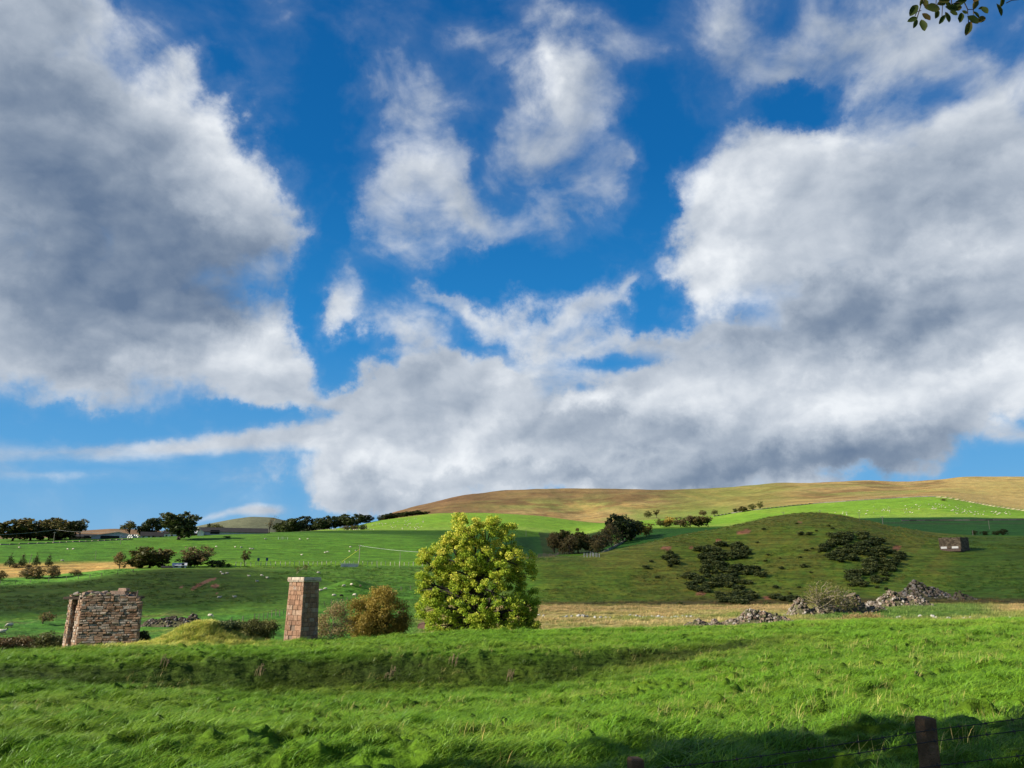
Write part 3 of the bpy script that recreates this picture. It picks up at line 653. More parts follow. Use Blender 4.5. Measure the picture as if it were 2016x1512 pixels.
def prism(mb, p0, p1, z0, z1, inset=0.1):
    c0 = Vector((sum(p[0] for p in p0) / len(p0), sum(p[1] for p in p0) / len(p0)))
    f_ = lambda p: c0 + (Vector(p) - c0) * (1 - inset / max((Vector(p) - c0).length, .01))
    n = len(p0); vs = [(*f_(p), z0) for p in p0] + [(*f_(p), z1) for p in p1]
    mb.add(vs, [(k, (k + 1) % n, n + (k + 1) % n, n + k) for k in range(n)] + [tuple(range(n, 2 * n)), tuple(reversed(range(n)))])
def rock(mb, c, s, rnd, col=None, flat=0.75):
    """an irregular broken stone"""
    vs = []; n = rnd.choice((4, 5, 5))
    for lz, rr_ in ((-.5, .85), (rnd.uniform(-.1, .2), 1.0), (.5, .72)):
        for k in range(n):
            a_ = 2 * math.pi * k / n + rnd.uniform(-.3, .3); q = rr_ * rnd.uniform(.7, 1.25)
            vs.append(Vector((math.cos(a_) * q * s, math.sin(a_) * q * s * .8, lz * s * 1.5 * flat * rnd.uniform(.8, 1.2))))
    M_ = Matrix.Rotation(rnd.uniform(0, 6.28), 3, 'Z') @ Matrix.Rotation(rnd.uniform(-.7, .7), 3, 'X') @ Matrix.Rotation(rnd.uniform(-.5, .5), 3, 'Y')
    if col: mb.cc = col
    fs = [tuple(reversed(range(n))), tuple(range(2 * n, 3 * n))]
    for r_ in (0, n):
        for k in range(n): fs.append((r_ + k, r_ + (k + 1) % n, r_ + n + (k + 1) % n, r_ + n + k))
    mb.add([Vector(c) + M_ @ v_ for v_ in vs], fs)

rnd = random.Random(5)
RED = [(0.25, 0.145, 0.085), (0.21, 0.125, 0.08), (0.29, 0.185, 0.115), (0.17, 0.105, 0.068), (0.30, 0.235, 0.175), (0.26, 0.21, 0.165), (0.32, 0.275, 0.225)]
def uvx(px, y, py=1210):
    xc = (px - 1008) / F; yc = (756 - py) / F; return (xc / (CP - yc * SP)) * y
# ruin plan, counter-clockwise seen from above
ox, oy = uvx(205, 53.5), 53.5
pl0 = [(uvx(157, 52.2), 52.2), (uvx(279, 52.5), 52.5), (uvx(276, 55.6) - .15, 55.4), (uvx(150, 55.6), 56.2), (uvx(131, 54.6), 54.6), (uvx(141, 53.3), 53.3), (uvx(149.5, 54.3), 54.3), (uvx(151, 53.2), 53.0)]
zr0 = height(ox, oy) - 0.6
_, s_ = ray(205, 1166); zr1 = EYE + math.hypot(ox, oy) * s_
def shrink(p, cx_, cy_, k): return [(cx_ + (q[0] - cx_) * k, cy_ + (q[1] - cy_) * k) for q in p]
loc0 = [(p[0] - ox, p[1] - oy) for p in pl0]
loc1 = shrink(loc0, 0.0, 0, 0.975)
def rtop(fi, u):
    if fi == 0: return 0.02 + .28 * max(0, .12 - u) / .12 + (0.45 * max(0, u - 0.55) / 0.45 if u > .55 else 0) + 0.12 * math.sin(u * 23) ** 2
    if fi == 1: return 0.55
    if fi in (4, 5): return 0.12
    return 0.1
ruin = empty('ruined_pier', (ox, oy, zr0), 0, 'broken red sandstone viaduct pier with ragged top, left of the chimney', 'ruin')
mb = MB(); masonry(mb, loc0, loc1, 0, zr1 - zr0, 0.155, 0.38, 0.05, RED, rnd, rtop, miss=.02, joint=.009)
mb.build('masonry', M_STONE, ruin)
mb = MB(); mb.cc = (1, 1, 1); prism(mb, shrink(loc0, 0, 0, .985), shrink(loc1, 0, 0, .97), 0, zr1 - zr0 - 0.32, 0.10); mb.build('rubble_core', M_MORTAR, ruin)
# broken head of the pier
mb = MB(); zt = zr1 - zr0; mb.cc = (.1, .07, .05); mb.box((-.3, .4, zt - .36), (4.3, 2.4, .16))
for k in range(95):
    x_ = rnd.uniform(-2.3, 1.7); y_ = rnd.uniform(-1.0, 2.0) + (0.6 if x_ < -1.6 else 0)
    drop = 0.55 * max(0, (x_ - .9) / 1.2)
    rock(mb, (x_, y_, zt - 0.24 - drop + rnd.uniform(-.05, .14)), rnd.uniform(.12, .30), rnd, palette(RED, rnd), .7)
mb.build('broken_top', M_STONE, ruin)
mb = MB(); xs_ = uvx(228, 53.4) - ox
mb.cc = (0.36, 0.24, 0.17); mb.box((xs_ - .12, 0.2, zt - .02), (1.05, .6, .22), .1, .9); mb.box((xs_ + .18, 0.25, zt + .17), (.62, .5, .20), -.08, .85)
mb.build('loose_capstone', M_STONE, ruin)
def moss_sheet(x0, x1, y0, y1, zf, amp, n=26):
    gx_, gy_ = np.meshgrid(np.linspace(x0, x1, n), np.linspace(y0, y1, n), indexing='ij')
    gz_ = np.vectorize(zf)(gx_, gy_) + amp * 2 * fbm(gx_ * 3, gy_ * 3, 3, 7)
    id_ = np.arange(n * n).reshape(n, n)
    q = np.stack([id_[:-1, :-1], id_[1:, :-1], id_[1:, 1:], id_[:-1, 1:]], -1).reshape(-1, 4)
    return mesh_arrays('moss', np.stack([gx_, gy_, gz_], -1).reshape(-1, 3), q, smooth=True)
link('moss', moss_sheet(-2.2, 1.85, -.75, 1.5, lambda x, y: zt - .17 - .5 * max(0, (x - .9) / 1.2), .14), M_GRASSY, ruin)
mb = MB(); mb.cc = (.5, .45, .4); xs2 = uvx(262, 53.4) - ox
mb.tube([(xs2, 0.1, zt - .5), (xs2 + .03, .1, zt + .12)], [.045, .04], 5); mb.tube([(xs2 - .14, 0.2, zt - .5), (xs2 - .16, .2, zt - .02)], .03, 5)
mb.build('stake', simple('grey_stake', (.16, .12, .09)), ruin)

# chimney
cy_ = 56.0; cx_ = uvx(592.5, cy_, 1250)
zc0 = height(cx_, cy_) - .6; _, s_ = ray(597, 1136); zc1 = EYE + math.hypot(cx_, cy_) * s_
ch = empty('chimney_stack', (cx_, cy_, zc0), 0, 'tall square tapering sandstone chimney with pale cap standing beyond the grass crest', 'chimney')
def sq(s, rot):
    h = s / 2
    return [(x_ * math.cos(rot) - y_ * math.sin(rot), x_ * math.sin(rot) + y_ * math.cos(rot)) for x_, y_ in ((-h, -h), (h, -h), (h, h), (-h, h))]
rotc = R(43 + 15)    # one corner towards the viewer
HT = zc1 - zc0 - 0.34
BR = [(0.29, 0.165, 0.10), (0.26, 0.145, 0.09), (0.30, 0.18, 0.115), (0.24, 0.135, 0.085), (0.31, 0.21, 0.145)]
def cskip(fi, u, z):
    zz_ = z / HT
    if fi != LFACE: return False
    return (0.36 < u < 0.60 and 0.345 < zz_ < 0.395) or (0.38 < u < 0.56 and .20 < zz_ < .245)
c0, c1 = sq(1.68, rotc), sq(1.46, rotc)
LFACE = min(range(4), key=lambda k: (c0[k][0] + c0[(k + 1) % 4][0]) + (c0[k][1] + c0[(k + 1) % 4][1]) * 1.2)
mb = MB(); masonry(mb, c0, c1, 0, HT, 0.30, 0.42, 0.02, BR, rnd, None, cskip, miss=0.004, joint=.010)
mb.build('shaft', M_BRICK, ch)
mb = MB(); mb.cc = (1, 1, 1); prism(mb, c0, c1, 0, HT - .01, 0.07); mb.build('shaft_core', M_MORTAR, ch)
mb = MB()
for lv, (s0, s1, za, zb) in enumerate([(1.60, 1.66, HT, HT + .10), (1.70, 1.64, HT + .102, HT + .34)]):
    masonry(mb, sq(s0, rotc), sq(s1, rotc), za, zb, zb - za + .1, .8, 0.012, [(0.42, 0.34, 0.26), (0.5, 0.42, 0.33), (0.36, 0.27, 0.2)], rnd, miss=0)
mb.cc = (.4, .34, .27); prism(mb, sq(1.6, rotc), sq(1.56, rotc), HT, HT + .325, .04)
mb.build('cap', M_CAP, ch)

# ------------------------------------------------------------------ rubble
def heap(name, px0, px1, pytop, pybase, label, seed, size=0.34, dens=1.0, group='heaps of tumbled stone on the valley floor', peaks=None, cat='rubble heap', dark=1.0, rmin=70):
    rn = random.Random(seed)
    mid = hit((px0 + px1) / 2, pybase, rmin); r_ = math.hypot(mid.x, mid.y)
    k = r_ / F * 0.98
    W_ = (px1 - px0) * k; Hh = (pybase - pytop) * k
    o = MB(); size *= .74; ns = int(W_ * Hh * 11 * dens / (size / .34) ** 2) + 12
    peaks = peaks or [(0.5, 1.0, .5)]
    for _ in range(ns):
        x_ = rn.uniform(-.5, .5); hh = max(h_ * max(0, 1 - abs((x_ + .5 - c_) / w_) ** 1.3) for c_, h_, w_ in peaks) * (.62 + .75 * float(vnoise(np.array([x_ * 7.0]), np.array([seed * 3.7]), seed)[0]))
        if hh < 0.04 and rn.random() < .6: continue
        yd = rn.uniform(-1, 1); env = hh * (1 - abs(yd) ** 1.6)
        zf = env * Hh * (1 if rn.random() < .8 else rn.random())
        c_ = rn.choice([(0.17, 0.135, 0.10), (0.12, 0.095, 0.07), (0.21, 0.175, 0.14), (0.28, 0.25, 0.215), (0.18, 0.125, 0.09), (.09, .085, .045)])
        c_ = tuple(q * dark for q in c_)
        wx_, wy_ = mid.x + x_ * W_, mid.y + .8 + yd * max(1.0, Hh * 1.0)
        rock(o, (x_ * W_, .8 + yd * max(1.0, Hh), height(wx_, wy_) - mid.z + zf - size * .25), size * rn.uniform(.55, 1.3), rn, c_)
    # earth packed between the stones
    n1_, n2_ = 30, 9; base_i = len(o.v); o.cc = (.09, .085, .04); vs_ = []
    for i in range(n1_):
        x_ = -.5 + i / (n1_ - 1); hh = max(h_ * max(0, 1 - abs((x_ + .5 - c_) / w_) ** 1.3) for c_, h_, w_ in peaks) * (.62 + .75 * float(vnoise(np.array([x_ * 7.0]), np.array([seed * 3.7]), seed)[0]))
        for j in range(n2_):
            yd = -1.15 + 2.3 * j / (n2_ - 1); wx_, wy_ = mid.x + x_ * W_, mid.y + .8 + yd * max(1.0, Hh)
            vs_.append((x_ * W_ * 1.03, .8 + yd * max(1.0, Hh), height(wx_, wy_) - mid.z + hh * max(0, 1 - abs(yd) ** 1.6) * Hh * .72 + (.06 if 0 < j < n2_ - 1 and 0 < i < n1_ - 1 else -.25) + .08 * rn.random()))
    o.add(vs_, [(i * n2_ + j, (i + 1) * n2_ + j, (i + 1) * n2_ + j + 1, i * n2_ + j + 1) for i in range(n1_ - 1) for j in range(n2_ - 1)])
    ob = link(name, o.mesh(name), M_RUBBLE, None, mid)
    return tag(ob, label, cat, group)
heap('rubble_heap', 1353, 1426, 1219, 1235, 'low pale scatter of stones, nearest and leftmost heap right of the tall tree', 1, .30, 1.3, peaks=[(.35, 1, .4), (.75, .55, .3)])
heap('rubble_heap', 1431, 1560, 1199, 1231, 'broad conical rubble heap nearest the green crest', 2, .36, 1.2, peaks=[(.52, 1, .42), (.15, .35, .2), (.85, .3, .2)])
heap('rubble_heap', 1553, 1616, 1187, 1213, 'pale rubble heap at the foot of the bare thorn tree', 3, .36, 1.2, peaks=[(.45, 1, .5), (.9, .6, .3)])
heap('rubble_heap', 1610, 1736, 1178, 1207, 'long low dark rubble bank just right of the bare thorn tree', 4, .40, 1.1, peaks=[(.6, 1, .25), (.2, .45, .35), (.9, .35, .2)], dark=.8)
heap('rubble_heap', 1709, 1824, 1166, 1195, 'rubble heap with upright broken slabs, between the low dark bank and the highest heap', 5, .48, 1.1, peaks=[(.42, 1, .3), (.15, .5, .2), (.75, .5, .3)], dark=.95)
heap('rubble_heap', 1780, 1858, 1144, 1176, 'highest and farthest large rubble heap, on the knoll slope below the hut', 6, .52, 1.1, peaks=[(.42, .8, .55), (.75, .55, .35), (.15, .4, .3)], dark=.95)
heap('rubble_heap', 1879, 1921, 1168, 1181, 'smallest brown stone scatter, right of the highest heap', 7, .40, 1.0, peaks=[(.4, 1, .5)], dark=.7)
heap('collapsed_wall', 283, 394, 1216, 1234, 'collapsed dark dry-stone wall beyond the grassy mound', 8, .36, 1.4, group='tumbled dry-stone walls', peaks=[(.5, .8, .9), (.2, .9, .3), (.8, 1, .4)], cat='stone wall', dark=.6)
o = MB()
b0 = hit(834, 1240, 70); rn = random.Random(3)
for k in range(1):
    rock(o, (0, 0, .45), .85, rn, (0.13, 0.075, 0.055), .85)
    rock(o, (.75, .3, .6), .45, rn, (0.10, 0.065, 0.05), .9)
ob = link('boulder', o.mesh('boulder'), M_RUBBLE, None, b0); tag(ob, 'dark brown boulder in pale grass at the left foot of the tall tree', 'boulder')

def ribbon_wall(name, pts, h, w_, label, mat, seed=1, group=None, cat='stone wall', step=1.2, rmin=70, gap=0.0, size=None, col=(.3, .28, .25)):
    """dry-stone wall: a line of piled stones along ground points"""
    rn = random.Random(seed); P_ = [hit(a_, b_, rmin) for a_, b_ in pts]
    o = MB(); base = P_[0]
    for A, B in zip(P_[:-1], P_[1:]):
        L = (B - A).length; n_ = max(1, int(L / step))
        for i in range(n_):
            if rn.random() < gap: continue
            t_ = (i + .5) / n_; x_, y_ = A.x + (B.x - A.x) * t_, A.y + (B.y - A.y) * t_
            z_ = height(x_, y_); k_ = rn.uniform(.6, 1.3)
            o.cc = tuple(q * k_ for q in col)
            if size: rock(o, (x_ - base.x + rn.uniform(-.3, .3), y_ - base.y + rn.uniform(-.3, .3), z_ - base.z + h * .3), size * rn.uniform(.6, 1.3), rn, o.cc)
            else: o.box((x_ - base.x, y_ - base.y, z_ - base.z + h * .4), (L / n_ * 1.05, w_, h * 1.2 * rn.uniform(.85, 1.12)), math.atan2(B.y - A.y, B.x - A.x), .8)
    ob = link(name, o.mesh(name), mat, None, base); return tag(ob, label, cat, group)
ribbon_wall('tumbled_wall', [(1062, 1212), (1150, 1214), (1260, 1215), (1362, 1216)], .35, .5, 'line of pale footing stones across the rough grass right of the tall tree', M_RUBBLE, 2, 'tumbled dry-stone walls', step=.42, gap=.25, size=.26, col=(.36, .35, .32))
ribbon_wall('tumbled_wall', [(1752, 1218), (1880, 1219), (2030, 1220)], .35, .5, 'line of pale footing stones in rough grass at the right edge', M_RUBBLE, 3, 'tumbled dry-stone walls', step=.6, gap=.5, size=.26, col=(.42, .40, .36))
FW = 'stone walls bounding the far fields'
ribbon_wall('field_wall', [(1405, 1017), (1440, 1011), (1500, 1003), (1600, 992), (1700, 985), (1800, 979), (1842, 978)], 0.8, 1.0, 'dry-stone wall along the top of the right bright pasture under the moor', M_RUBBLE, 4, FW, step=5, rmin=500, col=(.16, .14, .12))
ribbon_wall('field_wall', [(1842, 979), (1900, 987), (1960, 998), (2030, 1007)], 0.7, .8, 'pale dry-stone wall slanting down the yellow moor at far right', M_RUBBLE, 5, FW, step=5, rmin=500, col=(.24, .2, .13))
ribbon_wall('field_wall', [(1775, 1026), (1850, 1025), (1940, 1025), (2030, 1024)], 0.8, .9, 'dark dry-stone wall across the shaded field behind the hut', M_RUBBLE, 6, FW, step=4, rmin=400, col=(.10, .09, .08))
ribbon_wall('field_wall', [(1150, 1101), (1170, 1096), (1192, 1087), (1212, 1076), (1230, 1066), (1240, 1058)], 1.0, .8, 'grey wall climbing right beside the dingle trees', M_RUBBLE, 7, FW, step=3, rmin=330, col=(.2, .2, .15))
ribbon_wall('field_wall', [(0, 1073), (90, 1070), (180, 1066), (262, 1062)], 0.45, .8, 'low dry-stone wall in front of the left farmstead sheds', M_RUBBLE, 8, FW, step=3, rmin=380, col=(.22, .18, .14))
# ------------------------------------------------------------------ trees and bushes
M_BARK = simple('bark', (0.075, 0.055, 0.04), 0.95, .35, 4, .5)
M_BARKD = simple('dark_bark', (0.035, 0.028, 0.022), 0.95, .3, 3)
M_TWIG = simple('pale_twigs', (0.23, 0.19, 0.13), 0.9, .25, 3)
L_HERO = leafmat('yellow_green_leaves', (0.14, 0.26, 0.018), (0.32, 0.40, 0.035), (0.62, 0.58, 0.10), .42, .35)
L_ORANGE = leafmat('amber_leaves', (0.20, 0.16, 0.03), (0.36, 0.25, 0.045), (0.52, 0.37, 0.07), .38, .5)
L_PALE = leafmat('sparse_tan_leaves', (0.20, 0.15, 0.06), (0.30, 0.22, 0.09), (0.36, 0.27, 0.12), .35, .5)
L_OLIVE = leafmat('olive_leaves', (0.07, 0.08, 0.02), (0.13, 0.135, 0.035), (0.20, 0.18, 0.05), .3, .7)
L_BEECH = leafmat('dark_beech_leaves', (0.05, 0.06, 0.014), (0.095, 0.09, 0.022), (0.20, 0.13, 0.035), .25, .12)
L_DARK = leafmat('dark_green_leaves', (0.028, 0.042, 0.012), (0.045, 0.06, 0.016), (0.075, 0.082, 0.024), .2, .1)
L_BROWN = leafmat('brown_leaves', (0.09, 0.075, 0.028), (0.15, 0.115, 0.042), (0.23, 0.16, 0.06), .25, .15)
L_GORSE = leafmat('gorse_spines', (0.045, 0.065, 0.018), (0.09, 0.115, 0.032), (0.20, 0.20, 0.06), .15, .3)
L_CONIF = leafmat('conifer_needles', (0.03, 0.05, 0.012), (0.05, 0.075, 0.015), (0.11, 0.12, 0.02), .2, .3)
L_SCRUB = leafmat('rust_scrub', (0.10, 0.085, 0.03), (0.17, 0.11, 0.04), (0.24, 0.13, 0.05), .25, .3)

def leaf_cloud(centres, size, g, tint, elong=1.5, outward=None, up=0.35):
    n = len(centres)
    nrm = g.normal(size=(n, 3)); nrm[:, 2] += up
    if outward is not None: nrm += outward * 0.8
    nrm /= np.linalg.norm(nrm, axis=1, keepdims=True) + 1e-9
    t0 = g.normal(size=(n, 3)); t0 -= (t0 * nrm).sum(1, keepdims=True) * nrm; t0 /= np.linalg.norm(t0, axis=1, keepdims=True) + 1e-9
    t1 = np.cross(nrm, t0)
    s = size * g.uniform(0.6, 1.35, size=(n, 1))
    a_, b_ = t0 * s * elong * .5, t1 * s * .5
    droop = nrm * s * .12
    V_ = np.stack([centres - a_, centres + b_ * .95 - droop, centres + a_, centres - b_ * .95 - droop], axis=1).reshape(-1, 3)
    F_ = np.arange(4 * n).reshape(n, 4)
    return V_, F_, np.repeat(tint, 4)
def crown_mesh(name, lobes, nclump, nleaf, size, rc, seed, tlo=0.0, thi=1.0, shell=0.55, elong=1.5, sun_tint=0.0, flat=1.0):
    """lobes: (cx,cy,cz,rx,ry,rz). returns mesh and clump centres"""
    g = np.random.default_rng(seed)
    lb = np.array(lobes, float); vol = lb[:, 3] * lb[:, 4] * lb[:, 5]; vol = vol ** .75
    pick = g.choice(len(lb), nclump, p=vol / vol.sum())
    d = g.normal(size=(nclump, 3)); d /= np.linalg.norm(d, axis=1, keepdims=True)
    rad = (shell + (1 - shell) * g.random((nclump, 1)) ** .7) * g.uniform(.9, 1.08, (nclump, 1))
    cc = lb[pick, :3] + d * rad * lb[pick, 3:6]
    sz = rc * g.uniform(.5, 1.4, nclump)
    per = np.maximum(2, (nleaf * sz ** 2 / (sz ** 2).sum()).astype(int))
    ci = np.repeat(np.arange(nclump), per)
    off = g.normal(size=(len(ci), 3)); off /= np.linalg.norm(off, axis=1, keepdims=True)
    off *= g.random((len(ci), 1)) ** .45
    off[:, 2] *= flat * .8
    P_ = cc[ci] + off * sz[ci][:, None]
    ct = g.uniform(0, 1, nclump)
    tint = tlo + (thi - tlo) * np.clip(.5 * ct[ci] + .5 * g.random(len(ci)), 0, 1)
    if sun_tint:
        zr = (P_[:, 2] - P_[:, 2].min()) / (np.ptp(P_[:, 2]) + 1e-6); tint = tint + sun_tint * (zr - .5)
    V_, F_, T_ = leaf_cloud(P_, size, g, tint, elong, off)
    me = mesh_arrays(name, V_, F_, attrs={'tint': T_})
    return me, cc
def branches(name, base_r, trunk_top, cc, seed, nlimb=18, mat=None, wob=0.12, fork=None, twig=0.02, sub=3, extra_trunks=()):
    rn = random.Random(seed); mb = MB(); mb.cc = (1, 1, 1)
    top = Vector(trunk_top); n = 7
    tp = [Vector((top.x * (t_ ** 1.3) + rn.uniform(-1, 1) * wob * (t_ > 0), top.y * t_ + rn.uniform(-1, 1) * wob * (t_ > 0), top.z * t_)) for t_ in [k / n for k in range(n + 1)]]
    tr = [base_r * (1.25 if k == 0 else 1) * (1 - .8 * (k / n) ** .9) for k in range(n + 1)]
    mb.tube(tp, tr, 8)
    cc = [Vector(c_) for c_ in cc]; rn.shuffle(cc)
    limbs = []
    for c_ in cc[:nlimb]:
        f0 = min(.92, max(.18 if fork is None else fork, (c_.z / top.z) * rn.uniform(.35, .75)))
        k = f0 * n; i_ = int(k); s = tp[i_].lerp(tp[min(i_ + 1, n)], k - i_)
        m1 = s.lerp(c_, .35) + Vector((rn.uniform(-1, 1), rn.uniform(-1, 1), rn.uniform(-.3, .6))) * (c_ - s).length * .14
        m2 = s.lerp(c_, .7) + Vector((rn.uniform(-1, 1), rn.uniform(-1, 1), rn.uniform(0, .8))) * (c_ - s).length * .12
        r0 = base_r * (.5 - .33 * f0)
        mb.tube([s, m1, m2, c_], [r0, r0 * .7, r0 * .45, twig], 5)
        limbs.append((s, m1, m2, c_, r0))
    for c_ in cc[nlimb:nlimb * (1 + sub)]:
        L = min(limbs, key=lambda l_: min((l_[1] - c_).length, (l_[2] - c_).length))
        s = L[1] if (L[1] - c_).length < (L[2] - c_).length else L[2]
        m_ = s.lerp(c_, .55) + Vector((rn.uniform(-1, 1), rn.uniform(-1, 1), rn.uniform(-.2, .8))) * (c_ - s).length * .14
        mb.tube([s, m_, c_], [L[4] * .38, L[4] * .25, twig * .6], 4)
    return mb.mesh(name, True)
def tree(name, loc, label, cat, lobes, leafm, nclump, nleaf, size, rc, base_r, top, seed, group=None, barkm=None, rz=0, **kw):
    bk = {k: kw.pop(k) for k in ('nlimb', 'wob', 'fork', 'twig', 'sub') if k in kw}
    root = empty(name, loc, rz, label, cat, group)
    cm, cc = crown_mesh('crown', lobes, nclump, nleaf, size, rc, seed, **kw)
    c_ = link('crown', cm, leafm, root)
    t_ = link('trunk', branches('trunk', base_r, top, cc, seed, **bk), barkm or M_BARK, root)
    KIDS[root.name] = [c_, t_]
    return root
def span(px0, px1, r_): return (px1 - px0) / F * r_ * .98
# --- the tall yellow-green tree
TD = 71.0
b_ = at(944, TD); k = TD / F * .985
def T(px, py, rx, ry, dy=0.0, rd=None):
    _, s_ = ray(px, py); return ((px - 944) * k, dy, EYE + TD * s_ - b_.z, rx * k, (rd or rx) * k, ry * k)
hero = tree('broadleaf_tree', b_, 'tall bushy tree with bright yellow-green autumn leaves beyond the crest', 'tree',
    [T(922, 1048, 38, 34), T(960, 1050, 36, 32, .6), T(996, 1066, 22, 36, .3), T(905, 1028, 16, 17), T(970, 1030, 14, 14), T(1003, 1040, 9, 16), T(876, 1072, 14, 22), T(832, 1098, 13, 14), T(838, 1190, 18, 30), T(834, 1150, 14, 24), T(1046, 1225, 16, 20), T(1048, 1118, 9, 22), T(1044, 1178, 10, 22), T(895, 1090, 40, 34, -.4), T(858, 1100, 30, 30), T(940, 1095, 50, 40, 0), T(995, 1105, 42, 34, -.5), T(1032, 1108, 24, 36, .5),
     T(905, 1135, 52, 36, .8), T(862, 1150, 32, 36, 0), T(955, 1145, 46, 34, -.8), T(1000, 1140, 34, 22, 1.2),
     T(858, 1195, 34, 34, -.4), T(895, 1200, 46, 40, .4), T(935, 1212, 40, 38, -1.0), T(985, 1195, 44, 32, -1.2), T(1030, 1180, 26, 34, 0), T(1018, 1212, 36, 32, .6), T(965, 1235, 60, 20, 0), T(880, 1232, 40, 24, 0), T(1038, 1236, 18, 16, 0)],
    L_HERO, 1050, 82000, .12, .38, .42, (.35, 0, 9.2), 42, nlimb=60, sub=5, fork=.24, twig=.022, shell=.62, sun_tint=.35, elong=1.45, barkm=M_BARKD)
# --- amber tree and its neighbours
def bush_tree(px, pybase, pytop, px0, px1, label, cat, leafm, seed, nclump=120, nleaf=14000, size=.12, rcf=.16, name='small_tree', rmin=62, D=None, lob=None, group=None, barkm=None, base_r=None, **kw):
    b = at(px, D) if D else hit(px, pybase, rmin); r_ = math.hypot(b.x, b.y); kk = r_ / F * .985
    _, st = ray(px, pytop); Ht = EYE + r_ * st - b.z; W_ = (px1 - px0) * kk; cx = ((px0 + px1) / 2 - px) * kk
    rn = random.Random(seed)
    if lob is None:
        lob = [(cx, 0, Ht * .52, W_ * .36, W_ * .34, Ht * .40)]
        for q in range(7):
            a_ = 2 * math.pi * q / 7 + rn.uniform(-.3, .3)
            lob.append((cx + math.cos(a_) * W_ * .24, math.sin(a_) * W_ * .22, Ht * rn.uniform(.35, .68), W_ * rn.uniform(.2, .27), W_ * .22, Ht * rn.uniform(.2, .28)))
    else: lob = [(cx + a_[0] * W_, a_[1] * W_, a_[2] * Ht, a_[3] * W_, a_[4] * W_, a_[5] * Ht) for a_ in lob]
    return tree(name, b, label, cat, lob, leafm, nclump, nleaf, size, W_ * rcf, base_r or max(.05, Ht * .03), (0, 0, Ht * .8), seed, group, barkm, **kw)
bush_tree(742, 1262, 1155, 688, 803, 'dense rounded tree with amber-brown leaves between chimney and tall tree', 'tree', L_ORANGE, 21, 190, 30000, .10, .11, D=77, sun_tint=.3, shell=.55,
    lob=[(-.22, 0, .48, .26, .24, .38), (.05, 0, .62, .27, .26, .36), (.27, .05, .50, .22, .22, .36), (0, -.1, .35, .34, .28, .3), (-.3, 0, .28, .18, .18, .22), (.3, 0, .28, .18, .18, .24), (.12, 0, .84, .12, .12, .14)])
bush_tree(660, 1262, 1180, 622, 700, 'thin half-bare tree with tan leaves touching the amber tree on its left', 'tree', L_PALE, 22, 130, 5200, .085, .13, D=74, barkm=M_TWIG, nlimb=40, sub=2, base_r=.07,
    lob=[(0, 0, .5, .36, .3, .42), (.1, 0, .78, .2, .2, .2), (-.28, 0, .38, .2, .2, .3), (.25, 0, .4, .22, .2, .34)])
bush_tree(795, 1238, 1190, 783, 806, 'small brown shrub half hidden at the right edge of the amber tree', 'shrub', L_BROWN, 23, 40, 2500, .10, .16, D=84, name='shrub')
SH = 'scrub bushes beyond the crest'
bush_tree(512, 1270, 1219, 468, 556, 'olive-green bush close to the left side of the chimney', 'bush', L_OLIVE, 24, 130, 13000, .085, .12, D=63, name='bush', base_r=.06, sun_tint=.2, group=SH)
bush_tree(446, 1268, 1228, 412, 482, 'low dark gorse bush on the right flank of the grassy mound', 'bush', L_GORSE, 25, 110, 9500, .085, .12, D=56.6, name='bush', base_r=.05, thi=.9, group=SH)
bush_tree(290, 1278, 1238, 268, 309, 'small dark bush touching the right side of the ruined pier', 'bush', L_DARK, 26, 60, 5200, .09, .16, D=62, name='bush', base_r=.05, group=SH)
for i_, (x0, x1, yt, D_, lm, lb) in enumerate([(-40, 42, 1254, 66, L_SCRUB, 'rust-brown low scrub at the left edge below the ruin'), (28, 90, 1250, 68, L_OLIVE, 'olive low scrub between the rusty scrub and the ruined pier'), (74, 140, 1246, 67, L_OLIVE, 'olive-brown scrub touching the left side of the ruined pier'), (-10, 70, 1256, 63.5, L_SCRUB, 'nearest rusty scrub bush just beyond the crest at lower left')]):
    bush_tree((x0 + x1) / 2, 1290, yt, x0, x1, lb, 'scrub', lm, 30 + i_, 110, 8500, .085, .12, D=D_, name='scrub_bush', base_r=.04, group=SH)
bush_tree(1692, 1226, 1205, 1646, 1742, 'pale feathery shrub in front of the rubble on the green crest', 'shrub', L_PALE, 36, 90, 7000, .08, .10, D=88, name='shrub', base_r=.04, tlo=.2)
# bare thorn tree among the rubble
bush_tree(1612, 1212, 1138, 1583, 1679, 'wide leaning thorn tree with bare pale twigs among the rubble heaps', 'tree', L_OLIVE, 37, 240, 3400, .12, .10, rmin=100, name='thorn_tree', barkm=M_TWIG, nlimb=70, sub=2, twig=.03, base_r=.2, fork=.15,
    lob=[(-.05, 0, .62, .40, .34, .30), (.25, 0, .55, .28, .26, .28), (-.25, 0, .5, .2, .2, .28), (.3, 0, .35, .25, .2, .22)])
bush_tree(84, 1228, 1203, 76, 104, 'small bare wind-bent thorn tree on the low pasture at far left', 'tree', L_BROWN, 38, 40, 500, .14, .14, rmin=90, name='thorn_tree', barkm=M_BARK, nlimb=26, sub=1, base_r=.1, twig=.025)

